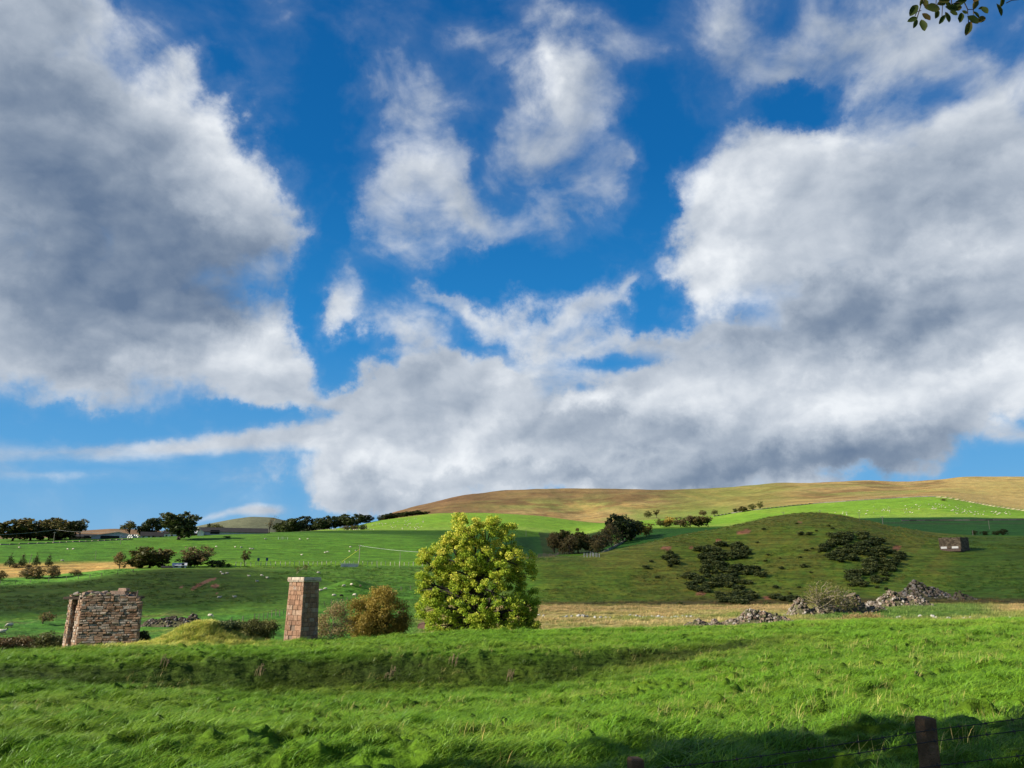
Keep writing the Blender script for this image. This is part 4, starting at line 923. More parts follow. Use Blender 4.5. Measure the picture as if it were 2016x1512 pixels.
# --- variants for far trees
def variant(name, kind, seed, leafm, h=10.0, w_=9.0, nl=2600, size=.5):
    rn = random.Random(seed); lobes = []
    if kind == 'round':
        lobes = [(0, 0, h * .54, w_ * .38, w_ * .38, h * .40)] + [(math.cos(a_) * w_ * .28, math.sin(a_) * w_ * .28, h * rn.uniform(.24, .72), w_ * rn.uniform(.18, .27), w_ * .22, h * rn.uniform(.15, .24)) for a_ in [q * .9 + rn.uniform(-.3, .3) for q in range(7)]]
    if kind == 'open':
        lobes = [(rn.uniform(-.3, .3) * w_, rn.uniform(-.25, .25) * w_, h * rn.uniform(.42, .88), w_ * rn.uniform(.12, .2), w_ * .16, h * rn.uniform(.08, .14)) for q in range(11)]
    if kind == 'bush':
        lobes = [(0, 0, h * .42, w_ * .38, w_ * .36, h * .42)] + [(rn.uniform(-.3, .3) * w_, rn.uniform(-.25, .25) * w_, h * rn.uniform(.3, .6), w_ * .2, w_ * .2, h * .28) for q in range(5)]
    if kind == 'cone':
        lobes = [(0, 0, h * (.2 + .75 * q / 7), w_ * .42 * (1 - q / 7.6), w_ * .42 * (1 - q / 7.6), h * .09) for q in range(8)]
    cm, cc = crown_mesh('crown', lobes, 110 if kind != 'open' else 90, nl, size, (.10 if kind != 'open' else .085) * w_, seed, shell=.6, elong=1.3, sun_tint=.25)
    tm = branches('trunk', h * .03, (w_ * .03, 0, h * .78), cc, seed, nlimb=14, sub=1, wob=.2, twig=.05, fork=.25)
    tm.materials.append(M_BARKD); cm.materials.append(leafm)
    return (cm, tm, h, w_)
VAR = {k_: [variant(k_, kd, 100 + 7 * i_ + q, lm, nl=nl_, size=sz) for q in range(nv)] for i_, (k_, kd, lm, nv, nl_, sz) in enumerate([
    ('beech', 'round', L_BEECH, 4, 3000, .55), ('dark', 'round', L_DARK, 4, 2600, .55), ('brown', 'round', L_BROWN, 3, 2200, .42), ('opend', 'open', L_BEECH, 3, 1300, .42), ('olive', 'round', L_OLIVE, 3, 2200, .42),
    ('bushd', 'bush', L_DARK, 3, 1500, .5), ('bushb', 'bush', L_BROWN, 3, 1500, .45), ('bare', 'open', L_BROWN, 1, 160, .3), ('cone', 'cone', L_CONIF, 2, 1400, .38), ('gorse', 'bush', L_GORSE, 6, 900, .95), ('amber', 'round', L_ORANGE, 2, 2200, .45)])}
vc = 0
def far_tree(kind, px, pybase, pytop, wpx, label, name='tree', cat='tree', group=None, rmin=120, D=None, sink=0.03):
    global vc; vc += 1
    vs = VAR[kind]; cm, tm, h_, w_ = vs[vc % len(vs)]
    b = at(px, D) if D else hit(px, pybase, rmin); r_ = math.hypot(b.x, b.y)
    _, st = ray(px, pytop); Ht = EYE + r_ * st - b.z; W_ = wpx / F * r_ * .98
    root = empty(name, (b.x, b.y, b.z - Ht * sink), random.Random(vc).uniform(0, 6.28), label, cat, group)
    if kind in ('beech', 'dark', 'brown'): W_ *= 1.18
    root.scale = (W_ / w_, W_ / w_, Ht / h_ * 1.03)
    for nm, m_ in (('crown', cm), ('trunk', tm)):
        o = bpy.data.objects.new(nm, m_); COL.objects.link(o); o.parent = root
    return root
G1 = 'beeches in the clump at the left farm edge'
for i_, (k_, x, yb, yt, w_, lb) in enumerate([('beech', 12, 1070, 1017, 60, 'beech at the very left edge of the frame in the farm clump'), ('beech', 48, 1071, 1013, 52, 'second beech from the left edge in the farm clump'), ('beech', 84, 1070, 1014, 50, 'tall middle beech of the left farm clump, green-brown'),
    ('beech', 108, 1069, 1017, 40, 'beech right of the middle of the left farm clump'), ('dark', 127, 1067, 1022, 34, 'dark beech near the right end of the left farm clump'), ('opend', 146, 1062, 1019, 30, 'open-crowned tree ending the left farm clump on the right'), ('beech', 66, 1072, 1026, 38, 'lower beech in front of the left farm clump')]):
    far_tree(k_, x, yb, yt, w_, lb, 'beech_tree', 'tree', G1, D=455 + 6 * (i_ % 3))
G2 = 'trees round the farm buildings'
for k_, x, yb, yt, w_, lb in [('opend', 243, 1058, 1018, 40, 'open wind-shaped tree standing behind the large grey shed'), ('dark', 288, 1058, 1017, 38, 'dark rounded tree behind the white dark-roofed cottage'), ('dark', 272, 1060, 1030, 24, 'small dark tree at the left end of the white cottage'),
    ('olive', 414, 1050, 1028, 34, 'low yellowish tree behind the long dark-roofed barn'), ('bushd', 402, 1050, 1026, 14, 'small round dark treetop showing above the long barn'), ('bare', 523, 1052, 1012, 34, 'bare leafless tree right of the long barn')]:
    far_tree(k_, x, yb, yt, w_, lb, 'farm_tree', 'tree', G2, D=500)
far_tree('dark', 345, 1073, 1004, 62, 'largest dark spreading tree, standing in front of the farm', 'farm_tree', 'tree', G2, D=425)
far_tree('opend', 342, 1073, 1006, 80, 'wind-swept companion crown merging with the largest farm tree', 'farm_tree', 'tree', G2, D=427)
far_tree('bushd', 440, 1062, 1054, 18, 'low dark bush on the grass below the long barn', 'bush', 'bush', None, D=430)
G3 = 'dark shelterbelt trees on the left skyline'
row = [(562, 1050, 1018, 36), (545, 1052, 1026, 26), (598, 1046, 1013, 40), (622, 1044, 1018, 28), (646, 1042, 1014, 30), (664, 1040, 1012, 28), (682, 1038, 1011, 28), (700, 1037, 1010, 28), (716, 1036, 1013, 26), (578, 1048, 1024, 26), (632, 1043, 1020, 26), (675, 1040, 1018, 26)]
for i_, (x, yb, yt, w_) in enumerate(row):
    lb = {562: 'tall dark tree leading the skyline shelterbelt right of the bare tree', 598: 'domed dark tree, highest in the left part of the shelterbelt', 716: 'dark tree ending the shelterbelt before the skyline gap'}.get(x, 'dark tree in the unbroken middle of the left skyline shelterbelt')
    far_tree('dark', x, yb, yt, w_, lb, 'shelterbelt_tree', 'tree', G3, D=760 + (i_ % 3) * 12)
G4 = 'low dark trees of the short belt beside the moor'
for i_ in range(8):
    x = 748 + i_ * 10; far_tree('dark', x, 1030 - i_ * 1.6, 1012 - i_ * 1.2, 20, 'low dark tree in the short skyline belt left of the moor', 'shelterbelt_tree', 'tree', G4, D=868)
far_tree('dark', 830, 1014, 1006, 22, 'last small dark tree of the belt where the moor begins', 'shelterbelt_tree', 'tree', None, D=872)
for i_, (x, w_, yt, lb) in enumerate([(676, 26, 1033, 'brown leafless-looking bush left in the hillside copse'), (692, 26, 1032, 'brown bush in the middle of the hillside copse'), (710, 22, 1030, 'dark bush at the right end of the hillside copse')]):
    far_tree('bushd' if i_ == 2 else 'bushb', x, 1049, yt, w_, lb, 'copse_bush', 'bush', 'bushes of the copse on the bright hillside', D=600)
far_tree('bushb', 649, 1050, 1045, 13, 'tiny orange-brown bush left of the hillside copse', 'bush', 'bush', None, D=580)
# dingle trees in the middle
G5 = 'trees in the dingle behind the tall tree'
for k_, x, yb, yt, w_, lb, D_ in [('brown', 1092, 1082, 1046, 30, 'rusty-brown tree at the left end of the dingle', 400), ('beech', 1108, 1083, 1038, 34, 'green-brown tree, second from left in the dingle', 405), ('beech', 1140, 1083, 1038, 44, 'broad dark tree in the centre of the dingle', 400), ('brown', 1122, 1085, 1052, 34, 'low brown tree in front of the dingle centre', 392), ('brown', 1166, 1084, 1048, 36, 'brown tree right of the dingle centre', 398),
    ('brown', 1188, 1078, 1038, 34, 'brown tree where the dingle starts to climb right', 410), ('brown', 1206, 1066, 1028, 34, 'brown tree below the high dark domed tree', 440), ('dark', 1228, 1060, 1009, 54, 'highest dark domed tree above the dingle', 455), ('dark', 1252, 1056, 1020, 36, 'dark tree right of the high domed tree', 470), ('amber', 1276, 1050, 1026, 34, 'golden-brown low tree at the right end of the dark group', 480), ('brown', 1178, 1088, 1062, 26, 'low brown scrub tree at the right foot of the dingle', 385)]:
    far_tree(k_, x, yb, yt, w_, lb, 'dingle_tree', 'tree', G5, D=D_)
G6 = 'copse on the slope behind the knoll'
for k_, x, yt, w_, lb in [('olive', 1306, 1019, 24, 'grey-green tree at the left end of the copse behind the knoll'), ('amber', 1322, 1015, 26, 'yellowing tree near the left of the copse behind the knoll'), ('olive', 1318, 1026, 28, 'low green tree in front of the yellowing one'), ('brown', 1345, 1016, 28, 'brown tree left of centre in the copse behind the knoll'), ('brown', 1364, 1014, 28, 'brown tree in the centre of the copse behind the knoll'), ('beech', 1382, 1012, 30, 'dark tree right of centre in the copse behind the knoll'), ('opend', 1400, 1011, 26, 'open pale tree ending the copse behind the knoll on the right')]:
    far_tree(k_, x, 1042, yt, w_, lb, 'copse_tree', 'tree', G6, D=570)
G7 = 'scattered trees on the moor edge'
for k_, x, yb, yt, w_, lb in [('olive', 1276, 1020, 1004, 18, 'pale tree, left of the pair on the moor edge'), ('opend', 1293, 1020, 1003, 20, 'grey open tree, right of the pair on the moor edge'), ('brown', 1384, 1016, 1003, 16, 'brown tree above the copse on the moor edge'), ('olive', 1407, 1014, 1002, 14, 'small olive tree at the start of the field wall'),
    ('bushd', 1449, 1009, 999, 12, 'low tree at the left of the wallside line'), ('beech', 1462, 1008, 995, 16, 'dark tree second in the wallside line'), ('olive', 1481, 1005, 990, 16, 'pale tree third in the wallside line'), ('olive', 1497, 1002, 985, 15, 'tallest pale tree ending the wallside line'), ('bushb', 1857, 986, 981, 11, 'lone bush beside the wall corner on the far right moor')]:
    far_tree(k_, x, yb, yt, w_, lb, 'moor_tree', 'tree', G7, rmin=600)
# left middle distance
G8 = 'trees along the railway on the left'
for k_, x, yb, yt, w_, lb in [('brown', 233, 1105, 1085, 21, 'small brown tree alone on the left green field'), ('beech', 292, 1124, 1070, 66, 'large dark rounded tree left of the railway hut'), ('beech', 272, 1126, 1094, 40, 'lower left crown of the dark rounded tree'), ('bushd', 316, 1123, 1097, 34, 'dark bush between the rounded tree and the hut'), ('brown', 385, 1118, 1070, 54, 'round brown-topped tree right of the railway hut'), ('dark', 382, 1120, 1092, 36, 'dark green bush below the brown-topped tree'),
    ('bushd', 416, 1121, 1100, 30, 'dark conifer bush right of the brown-topped tree'), ('bushd', 432, 1121, 1099, 26, 'second dark conifer bush right of the brown-topped tree'), ('bushd', 448, 1121, 1108, 16, 'lowest dark bush ending the railway hedge'), ('opend', 479, 1118, 1082, 26, 'slender open tree left of the trackside signs')]:
    far_tree(k_, x, yb, yt, w_, lb, 'lineside_tree', 'tree', G8, D=272)
G9 = 'young conifers on the tan bank'
for x, yb, yt, w_, lb in [(16, 1110, 1090, 22, 'dark young conifer nearest the left edge'), (40, 1110, 1088, 19, 'young conifer second from the left edge'), (67, 1110, 1089, 18, 'yellowish young conifer right of the leaning pole'), (92, 1108, 1090, 17, 'rightmost young conifer on the tan bank')]:
    far_tree('cone', x, yb, yt, w_, lb, 'young_conifer', 'conifer', G9, D=300)
G10 = 'brown hawthorn bushes on the tan bank'
for x, yb, yt, w_, lb in [(0, 1143, 1120, 24, 'brown bush cut by the left edge of the frame'), (52, 1139, 1112, 32, 'brown bush at the left of the hawthorn thicket'), (74, 1139, 1110, 32, 'brown bush in the middle of the hawthorn thicket'), (102, 1138, 1108, 34, 'tallest brown bush at the right of the thicket'), (150, 1133, 1119, 26, 'lone reddish-brown bush right of the thicket'), (32, 1118, 1109, 16, 'small olive bush above the thicket'), (56, 1117, 1110, 12, 'smallest olive bush above the thicket')]:
    far_tree('bushb', x, yb, yt, w_, lb, 'hawthorn_bush', 'bush', G10, rmin=235)
for x, yt, w_, lb in [(1932, 1042, 14, 'dark shrub beside the small post behind the hut'), (1950, 1043, 18, 'low dark shrub in the middle of the line behind the hut'), (1975, 1042, 16, 'dark shrub left of the last one behind the hut'), (1990, 1038, 17, 'tallest dark shrub at the right end of the line behind the hut')]:
    far_tree('bushd', x, 1053, yt, w_, lb, 'field_shrub', 'shrub', 'shrubs in the shaded field behind the hut', D=395)
# gorse thickets on the knoll
thick = [(1413, 1092, 50, 24, 34, 'upper left'), (1435, 1078, 40, 14, 16, 'top left'), (1430, 1130, 78, 22, 48, 'long middle'), (1378, 1152, 24, 12, 8, 'lower left'), (1455, 1170, 42, 16, 24, 'bottom'),
         (1660, 1078, 44, 24, 34, 'right upper'), (1655, 1052, 24, 8, 9, 'right top'), (1740, 1100, 42, 24, 28, 'right outer'), (1710, 1130, 38, 20, 24, 'right lower'), (1708, 1060, 24, 12, 8, 'right crest'),
         (1326, 1095, 14, 12, 6, 'far left'), (1543, 1176, 24, 8, 7, 'lower right of centre')]
for x, y, rx, ry, n_, nm in thick:
    rn = random.Random(int(x)); 
    for q in range(n_):
        a_ = rn.uniform(0, 6.28); s_ = math.sqrt(rn.random()); px_, py_ = x + math.cos(a_) * rx * s_, y + math.sin(a_) * ry * s_
        wd = rn.uniform(17, 29)
        far_tree('gorse', px_, py_ + 6, py_ - wd * .28, wd, 'dark gorse bush merged in the %s thicket on the knoll face' % nm, 'gorse_bush', 'gorse', 'gorse bushes on the knoll, %s thicket' % nm, rmin=170, sink=.1)
lone = [(1272, 1115, 16), (1268, 1138, 4), (1283, 1104, 10), (1320, 1112, 14), (1294, 1135, 12), (1368, 1128, 8), (1333, 1138, 5), (1338, 1187, 14), (1504, 1040, 10), (1490, 1067, 8), (1474, 1086, 14), (1512, 1091, 9), (1507, 1103, 9), (1538, 1117, 13), (1536, 1098, 6), (1577, 1049, 15), (1593, 1049, 15),
        (1587, 1082, 10), (1599, 1079, 8), (1575, 1096, 9), (1583, 1112, 17), (1597, 1126, 8), (1527, 1154, 14), (1555, 1167, 8), (1568, 1030, 6), (1632, 1034, 8), (1640, 1039, 9), (1608, 1044, 7), (1573, 1155, 8), (1510, 1187, 15), (1745, 1158, 10), (1727, 1155, 10), (1676, 1150, 14), (1572, 1185, 20), (1566, 1179, 10), (1612, 1086, 6)]
for q, (x, y, w_) in enumerate(lone):
    far_tree('gorse', x, y + w_ * .3, y - w_ * .32, w_, 'lone gorse bush scattered on open knoll grass outside the thickets', 'gorse_bush', 'gorse', 'lone gorse bushes on the knoll', rmin=170, sink=.1)
# ------------------------------------------------------------------ farm, railway, fences, animals
M_WHITE = simple('white_render', (0.62, 0.60, 0.56), 0.9, .12, .8)
M_ROOFD = simple('dark_slate', (0.022, 0.02, 0.02), 1.0, .25, .6)
M_ROOFG = simple('grey_sheet_roof', (0.46, 0.47, 0.48), 0.7, .12, .4)
M_BROWNW = simple('brown_boarding', (0.14, 0.09, 0.06), 0.9, .3, .7)
M_DARKW = simple('dark_opening', (0.02, 0.02, 0.02), 0.9)
M_WOOD = simple('weathered_post', (0.15, 0.12, 0.095), 0.95, .3, 8, .4, 40)
M_POSTNEAR = simple('dark_damp_post', (0.16, 0.09, 0.052), 0.95, .4, 9, .7, 60)
M_WIRE = simple('rusty_wire', (0.05, 0.045, 0.045), 0.6, .2, 30, metal=.4)
M_CONC = simple('pale_concrete', (0.42, 0.42, 0.42), 0.9, .15, 1)
M_WOOL = simple('cream_wool', (0.48, 0.43, 0.34), 0.98, .12, 6, .6, 30, attr=True)
M_POLE = simple('grey_pole', (0.22, 0.19, 0.16), 0.9, .2, 2)
M_SIGN = simple('navy_sign', (0.03, 0.06, 0.12), 0.5, .1, 2)
M_GLASS = simple('window_glass', (0.03, 0.035, 0.045), 0.2, .1, 1)

def gable(name, px0, px1, pybase, pyeave, pyridge, D, depth, label, wm, rm, rz=0.0, group='farm buildings on the left skyline', nwin=0, door=None, over=.4, gable_end=False, cat='farm building', chim=0):
    pc = (px0 + px1) / 2; b = at(pc, D); kk = D / F * .985
    W_ = (px1 - px0) * kk
    zb = EYE + D * ray(pc, pybase)[1]; ze = EYE + D * ray(pc, pyeave)[1]; zr = EYE + D * ray(pc, pyridge)[1]
    base = min(zb, b.z) ; root = empty(name, (b.x, b.y, base), math.atan2(-b.x, b.y) * 1.0 + rz, label, cat, group)
    he, hr = ze - base, zr - base
    w2, d2 = W_ / 2, depth / 2
    m = MB()
    if not gable_end:   # ridge runs across the view
        m.add([(-w2, -d2, -.6), (w2, -d2, -.6), (w2, d2, -.6), (-w2, d2, -.6), (-w2, -d2, he), (w2, -d2, he), (w2, d2, he), (-w2, d2, he), (-w2, 0, hr - .12), (w2, 0, hr - .12)],
              [(0, 1, 5, 4), (2, 3, 7, 6), (1, 2, 6, 9, 5), (3, 0, 4, 8, 7)])
        r_ = MB(); o_ = over; k_ = (hr - he) / d2 * o_
        for s in (-1, 1):
            vs = [(-w2 - o_, s * (d2 + o_), he - k_), (w2 + o_, s * (d2 + o_), he - k_), (w2 + o_, 0, hr), (-w2 - o_, 0, hr)]
            vs += [(x, y, z - .15) for x, y, z in vs]; f_ = [(0, 1, 2, 3), (4, 7, 6, 5), (0, 4, 5, 1), (1, 5, 6, 2), (3, 2, 6, 7), (0, 3, 7, 4)]
            r_.add(vs, f_)
    else:
        m.add([(-w2, -d2, -.6), (w2, -d2, -.6), (w2, d2, -.6), (-w2, d2, -.6), (-w2, -d2, he), (w2, -d2, he), (w2, d2, he), (-w2, d2, he), (0, -d2, hr - .12), (0, d2, hr - .12)],
              [(0, 1, 5, 8, 4), (2, 3, 7, 9, 6), (1, 2, 6, 5), (3, 0, 4, 7)])
        r_ = MB(); o_ = over; k_ = (hr - he) / w2 * o_
        for s in (-1, 1):
            vs = [(s * (w2 + o_), -d2 - o_, he - k_), (s * (w2 + o_), d2 + o_, he - k_), (0, d2 + o_, hr), (0, -d2 - o_, hr)]
            vs += [(x, y, z - .15) for x, y, z in vs]; r_.add(vs, [(0, 1, 2, 3), (4, 7, 6, 5), (0, 4, 5, 1), (1, 5, 6, 2), (3, 2, 6, 7), (0, 3, 7, 4)])
    m.build('wall', wm, root); ro = r_.build('roof', rm, root)
    for q in range(nwin):
        wx_ = -w2 + W_ * (q + .5) / nwin; wb = MB(); wb.box((wx_, -d2 - .03, he * .55), (.9, .1, min(1.1, he * .4))); wb.build('window', M_GLASS, root)
    if door: dm = MB(); dm.box((door[0] * w2, -d2 - .04, door[2] / 2), (door[1], .12, door[2])); dm.build('door', M_DARKW, root)
    for q in range(chim):
        c_ = MB(); c_.box(((-1 if q else 1) * w2 * .85, 0, hr + .3), (.8, .6, 1.1)); c_.build('chimney', wm, ro)
    return root
gable('dark_barn', 133, 179, 1064, 1057, 1051, 480, 12, 'low brown barn with dark roof at the right end of the left tree clump', M_BROWNW, M_ROOFD, nwin=0, door=(.2, 4, 2.4))
gable('cattle_shed', 182, 262, 1064, 1057, 1049, 478, 20, 'largest farm shed, with wide pale grey sheet roof', M_ROOFG, M_ROOFG, door=(-.3, 9, 2.0), over=.8, gable_end=True)
gable('cottage', 272, 308, 1062, 1055, 1047, 470, 8, 'white cottage with dark slate roof between the sheds and the largest farm tree', M_WHITE, M_ROOFD, nwin=4, door=(.1, 1, 2.0), chim=1)
gable('farmhouse', 318, 362, 1062, 1051, 1044, 482, 9, 'white farmhouse half hidden behind the largest farm tree', M_WHITE, M_ROOFD, nwin=5, chim=2)
gable('stone_byre', 362, 384, 1057, 1050, 1045, 486, 9, 'small brown stone byre right of the largest farm tree', M_BROWNW, M_ROOFG, door=(0, 2, 2))
gable('white_gabled_shed', 381, 392, 1057, 1048, 1044, 478, 10, 'narrow shed with white gable end at the left of the long barn', M_WHITE, M_ROOFG, gable_end=True)
gable('long_barn', 394, 511, 1053, 1048, 1039, 488, 14, 'very long barn with dark roof and pale lower wall', M_CONC, M_ROOFD, door=(-.55, 5, 2.2), over=.6)
# silage bales and trailer by the shed
for x, lb in ((246, 'left one of the two white bale stacks in front of the large grey shed'), (257, 'right one of the two white bale stacks in front of the large grey shed')):
    b = at(x, 466); o = MB()
    for q in range(3):
        cx__ = (q - 1) * 1.35; o.tube([(cx__, -.6, .65), (cx__, .6, .65)], .64, 10)
    for q in range(2):
        cx__ = (q - .5) * 1.35; o.tube([(cx__, -.6, 1.75), (cx__, .6, 1.75)], .64, 10)
    ob = o.build('bale_stack', M_WHITE, None, True); ob.location = b; ob.scale = (.85, .85, .8); tag(ob, lb, 'bales', 'white bale stacks at the farm')
gable('railway_hut', 340, 362, 1119, 1113, 1108, 266, 4, 'little white railway hut between the dark rounded tree and the brown-topped tree', M_WHITE, M_CONC, group='lineside buildings', nwin=2, door=(.5, .8, 1.5), over=.25, cat='hut')
gable('lean_to_shed', 318, 334, 1121, 1117, 1114, 264, 3, 'tiny grey shed left of the white railway hut', M_CONC, M_ROOFD, group='lineside buildings', over=.2, cat='shed')
# platform-like culvert parapet
b = at(687, 264); root = empty('culvert_parapet', (b.x, b.y, b.z), math.atan2(-b.x, b.y), 'pale concrete culvert parapet with railing on the railway fence line', 'parapet')
o = MB(); o.box((0, 0, .45), (5.6, .5, 1.0)); o.build('parapet_slab', M_CONC, root)
o = MB()
for q in range(9): o.box((-2.7 + q * .675, -.3, .7), (.12, .08, 1.3))
o.box((0, -.32, 1.2), (5.5, .07, .1)); o.build('railing', M_CONC, root)
# hut on the knoll: rough stone walls, two pale panels
D = 262.; b = hit(1880, 1083, 180); D = math.hypot(b.x, b.y); kk = D / F * .985
hut = empty('stone_hut', b, math.atan2(-b.x, b.y) - R(24), 'ruined square stone hut with two white panels on the shaded slope at right', 'hut')
Wd, Dp, Ht = 35 * kk, 30 * kk, 21 * kk
o = MB(); rn = random.Random(9)
fp = [(-Wd / 2, -Dp / 2), (Wd / 2, -Dp / 2), (Wd / 2, Dp / 2), (-Wd / 2, Dp / 2)]
masonry(o, fp, fp, -.8, Ht, .30, .45, .08, [(0.12, 0.09, 0.06), (0.08, 0.06, 0.042), (0.18, 0.14, 0.095)], rn, lambda f_, u: .25 * rn.random(), lambda f_, u, z: f_ == 0 and 1.05 < z < 2.0 and (.05 < u < .35 or .56 < u < .88), miss=.03)
o.build('wall', M_RUBBLE, hut)
o = MB(); o.cc = (1, 1, 1); prism(o, fp, fp, -.8, Ht - .15, .12); o.build('wall_core', M_MORTAR, hut)
for u0, u1 in ((.06, .34), (.57, .87)):
    o = MB(); o.box((-Wd / 2 + Wd * (u0 + u1) / 2, -Dp / 2 - .02, .72), (Wd * (u1 - u0), .12, .62)); o.build('panel', M_WHITE, hut)
o = MB(); o.cc = (.13, .09, .07); o.box((.1, -Dp / 2 - .35, -.1), (Wd * .97, .6, .7)); o.build('footing', M_RUBBLE, hut)

# ---- poles
def pole(px, pytop, pybase, label, group, arm=0, lean=0.0, rmin=150, th=.14, stay=None, D=None, name='telegraph_pole'):
    b = at(px, D) if D else hit(px, pybase, rmin); r_ = math.hypot(b.x, b.y)
    _, st = ray(px, pytop); h = EYE + r_ * st - b.z
    root = empty(name, b, math.atan2(-b.x, b.y), label, 'pole', group)
    o = MB(); o.tube([(0, 0, -.5), (lean * h, 0, h)], [th, th * .75], 6); o.build('shaft', M_POLE, root)
    if arm:
        o = MB(); o.box((lean * h * .95, 0, h - .35), (arm, .14, .16)); c_ = o.build('crossarm', M_POLE, root)
        o = MB()
        for s in (-1, 0, 1): o.tube([(lean * h * .95 + s * arm * .42, 0, h - .27), (lean * h * .95 + s * arm * .42, 0, h - .05)], .06, 5)
        o.build('insulators', M_WHITE, c_)
    if stay:
        o = MB(); o.tube([(0, 0, h * .75), (stay, 0, 0)], .05, 4); o.build('stay_wire', simple('yellow_stay', (.5, .5, .05)), root)
    top = Vector(b) + Matrix.Rotation(root.rotation_euler[2], 3, 'Z') @ Vector((lean * h, 0, h - .2))
    return root, top
GP = 'wooden poles on the left fields'
_, p707 = pole(707, 1073, 1106, 'tall pale pole with wires in the field above the chimney', GP, .9, th=.17, stay=-6.5, rmin=200)
pole(95, 1047, 1068, 'pole in front of the left farm tree clump', GP, .9, D=430, th=.17)
pole(229, 1054, 1078, 'thin pole below the large grey shed', GP, .6, D=400)
pole(52, 1090, 1111, 'leaning pole on the tan bank among young conifers', GP, 0, .12, D=298, th=.12)
pole(187, 1084, 1103, 'thin short pole in the left green field', GP, 0, rmin=250, th=.08)
_, p787 = pole(787, 1087, 1117, 'thin dark pole left of the tall tree near the fence', GP, 0, rmin=200, th=.10)
pole(743, 1104, 1117, 'short stub pole on the railway fence', GP, 0, rmin=200, th=.08)
pole(385, 1040, 1057, 'pole at the farm gable left of the long barn', GP, .6, D=470, th=.12)
GQ = 'twin-insulator poles crossing behind the knoll'
pole(1553, 1008, 1022, 'pole seen against bright pasture left of the knoll top', GQ, 1.8, D=500, th=.16)
pole(1627, 1004, 1020, 'pole just right of the knoll top', GQ, 1.8, D=500, th=.16)
_, q1 = pole(1705, 1008, 1032, 'pole right of the knoll against the sheep pasture', GQ, 1.8, D=470, th=.15)
_, q2 = pole(1751, 1016, 1036, 'tallest pale pole on the shaded field right of the knoll', GQ, 1.9, D=430, th=.18)
pole(1963, 1024, 1033, 'short pale pole in the shaded field at far right', GQ, 0, D=450, th=.12)
pole(1928, 1044, 1053, 'small pale post beside the shrubs behind the hut', None, 0, D=392, th=.14, name='gate_post')
pole(1036, 1044, 1057, 'thin pole right of the tall tree crown on the shaded field', GP, 0, D=520, th=.16)
def wire(a_, b_, sag, label, rad=.03):
    o = MB(); A, B = Vector(a_), Vector(b_)
    o.tube([(A.lerp(B, t_) + Vector((0, 0, -sag * 4 * t_ * (1 - t_)))) - A for t_ in [k / 14 for k in range(15)]], rad, 4)
    ob = o.build('power_line', M_CONC, None); ob.location = A; tag(ob, label, 'power line', 'overhead wires')
wire(p707, at(860, 262) + Vector((0, 0, 4.6)), .5, 'overhead wire running right from the tall pale pole towards the tall tree', .035)
w1 = at(95, 430); w0 = at(-60, 400)
wire(w1 + Vector((0, 0, 5.6)), w0 + Vector((0, 0, 5.0)), .8, 'overhead wire leaving the left edge in front of the farm trees', .04)
wire(w1 + Vector((0, 0, 5.6)), at(229, 400) + Vector((0, 0, 6.0)), .9, 'overhead wire between the farm pole and the pole below the grey shed', .03)
# trackside signs
for x, lb in ((506, 'left one of two small navy trackside signs'), (523, 'right one of two small navy trackside signs')):
    b = at(x, 272); root = empty('trackside_sign', b, math.atan2(-b.x, b.y), lb, 'sign', 'small signs beside the railway')
    o = MB(); o.tube([(0, 0, -.2), (0, 0, 2.0)], .06, 5); o.build('post', M_CONC, root)
    o = MB(); o.box((0, -.08, 2.0), (.75, .05, 1.0)); o.build('sign_board', M_SIGN, root)

# ---- fences
def fence(name, pts, h, step, label, group, rmin=70, th=.07, wires=2, mat=None, D=None, cat='fence', wrad=.02):
    P_ = [(at(a_[0], a_[1]) if D else hit(a_[0], a_[1], rmin)) for a_ in pts]
    base = P_[0]; root = empty(name, base, 0, label, cat, group); mat = mat or M_WOOD
    posts = []; rn = random.Random(len(label))
    for A, B in zip(P_[:-1], P_[1:]):
        L = math.hypot(B.x - A.x, B.y - A.y); n_ = max(1, round(L / step))
        for i in range(n_):
            t_ = i / n_; x_, y_ = A.x + (B.x - A.x) * t_, A.y + (B.y - A.y) * t_; posts.append(Vector((x_, y_, height(x_, y_))))
    posts.append(P_[-1])
    pm = MB(); pm.box((0, 0, h / 2 - .1), (th, th, h + .2), 0, .9); pme = pm.mesh('post'); pme.materials.append(mat)
    for p in posts[:99]:
        o = bpy.data.objects.new('post', pme); COL.objects.link(o); o.parent = root; o.location = p - base
        o.rotation_euler = (rn.uniform(-.05, .05), rn.uniform(-.06, .06), rn.random() * 3); o.scale = (1, 1, rn.uniform(.85, 1.12))
    for k in range(wires):
        w_ = MB(); w_.tube([p - base + Vector((0, 0, h * (.92 - .4 * k))) for p in posts], wrad, 3); w_.build('wire', M_WIRE, root)
    return root
GF = 'post and wire fences across the fields'
fence('railway_fence', [(462, 272), (560, 271), (650, 271), (740, 272), (840, 272)], 1.35, 1.55, 'long pale-posted railway fence across the left fields above the chimney', GF, D=True, th=.17, wires=2, mat=simple('pale_fence_post', (.34, .31, .26)))
fence('field_fence', [(0, 1150), (60, 1147), (130, 1142), (200, 1135), (262, 1127)], 1.1, 3.5, 'thin fence along the light green strip at the far left brow', GF, rmin=235, th=.12, wires=1)
fence('field_fence', [(455, 1230), (500, 1222), (565, 1208)], 1.1, 2.6, 'fence climbing towards the left side of the chimney', GF, rmin=100, th=.10)
fence('field_fence', [(625, 1196), (665, 1187), (700, 1180)], 1.1, 2.6, 'fence between the chimney and the amber tree', GF, rmin=100, th=.11)
fence('field_fence', [(765, 1167), (790, 1163), (826, 1160)], 1.0, 2.6, 'short fence left of the tall tree at mid height', GF, rmin=150, th=.12)
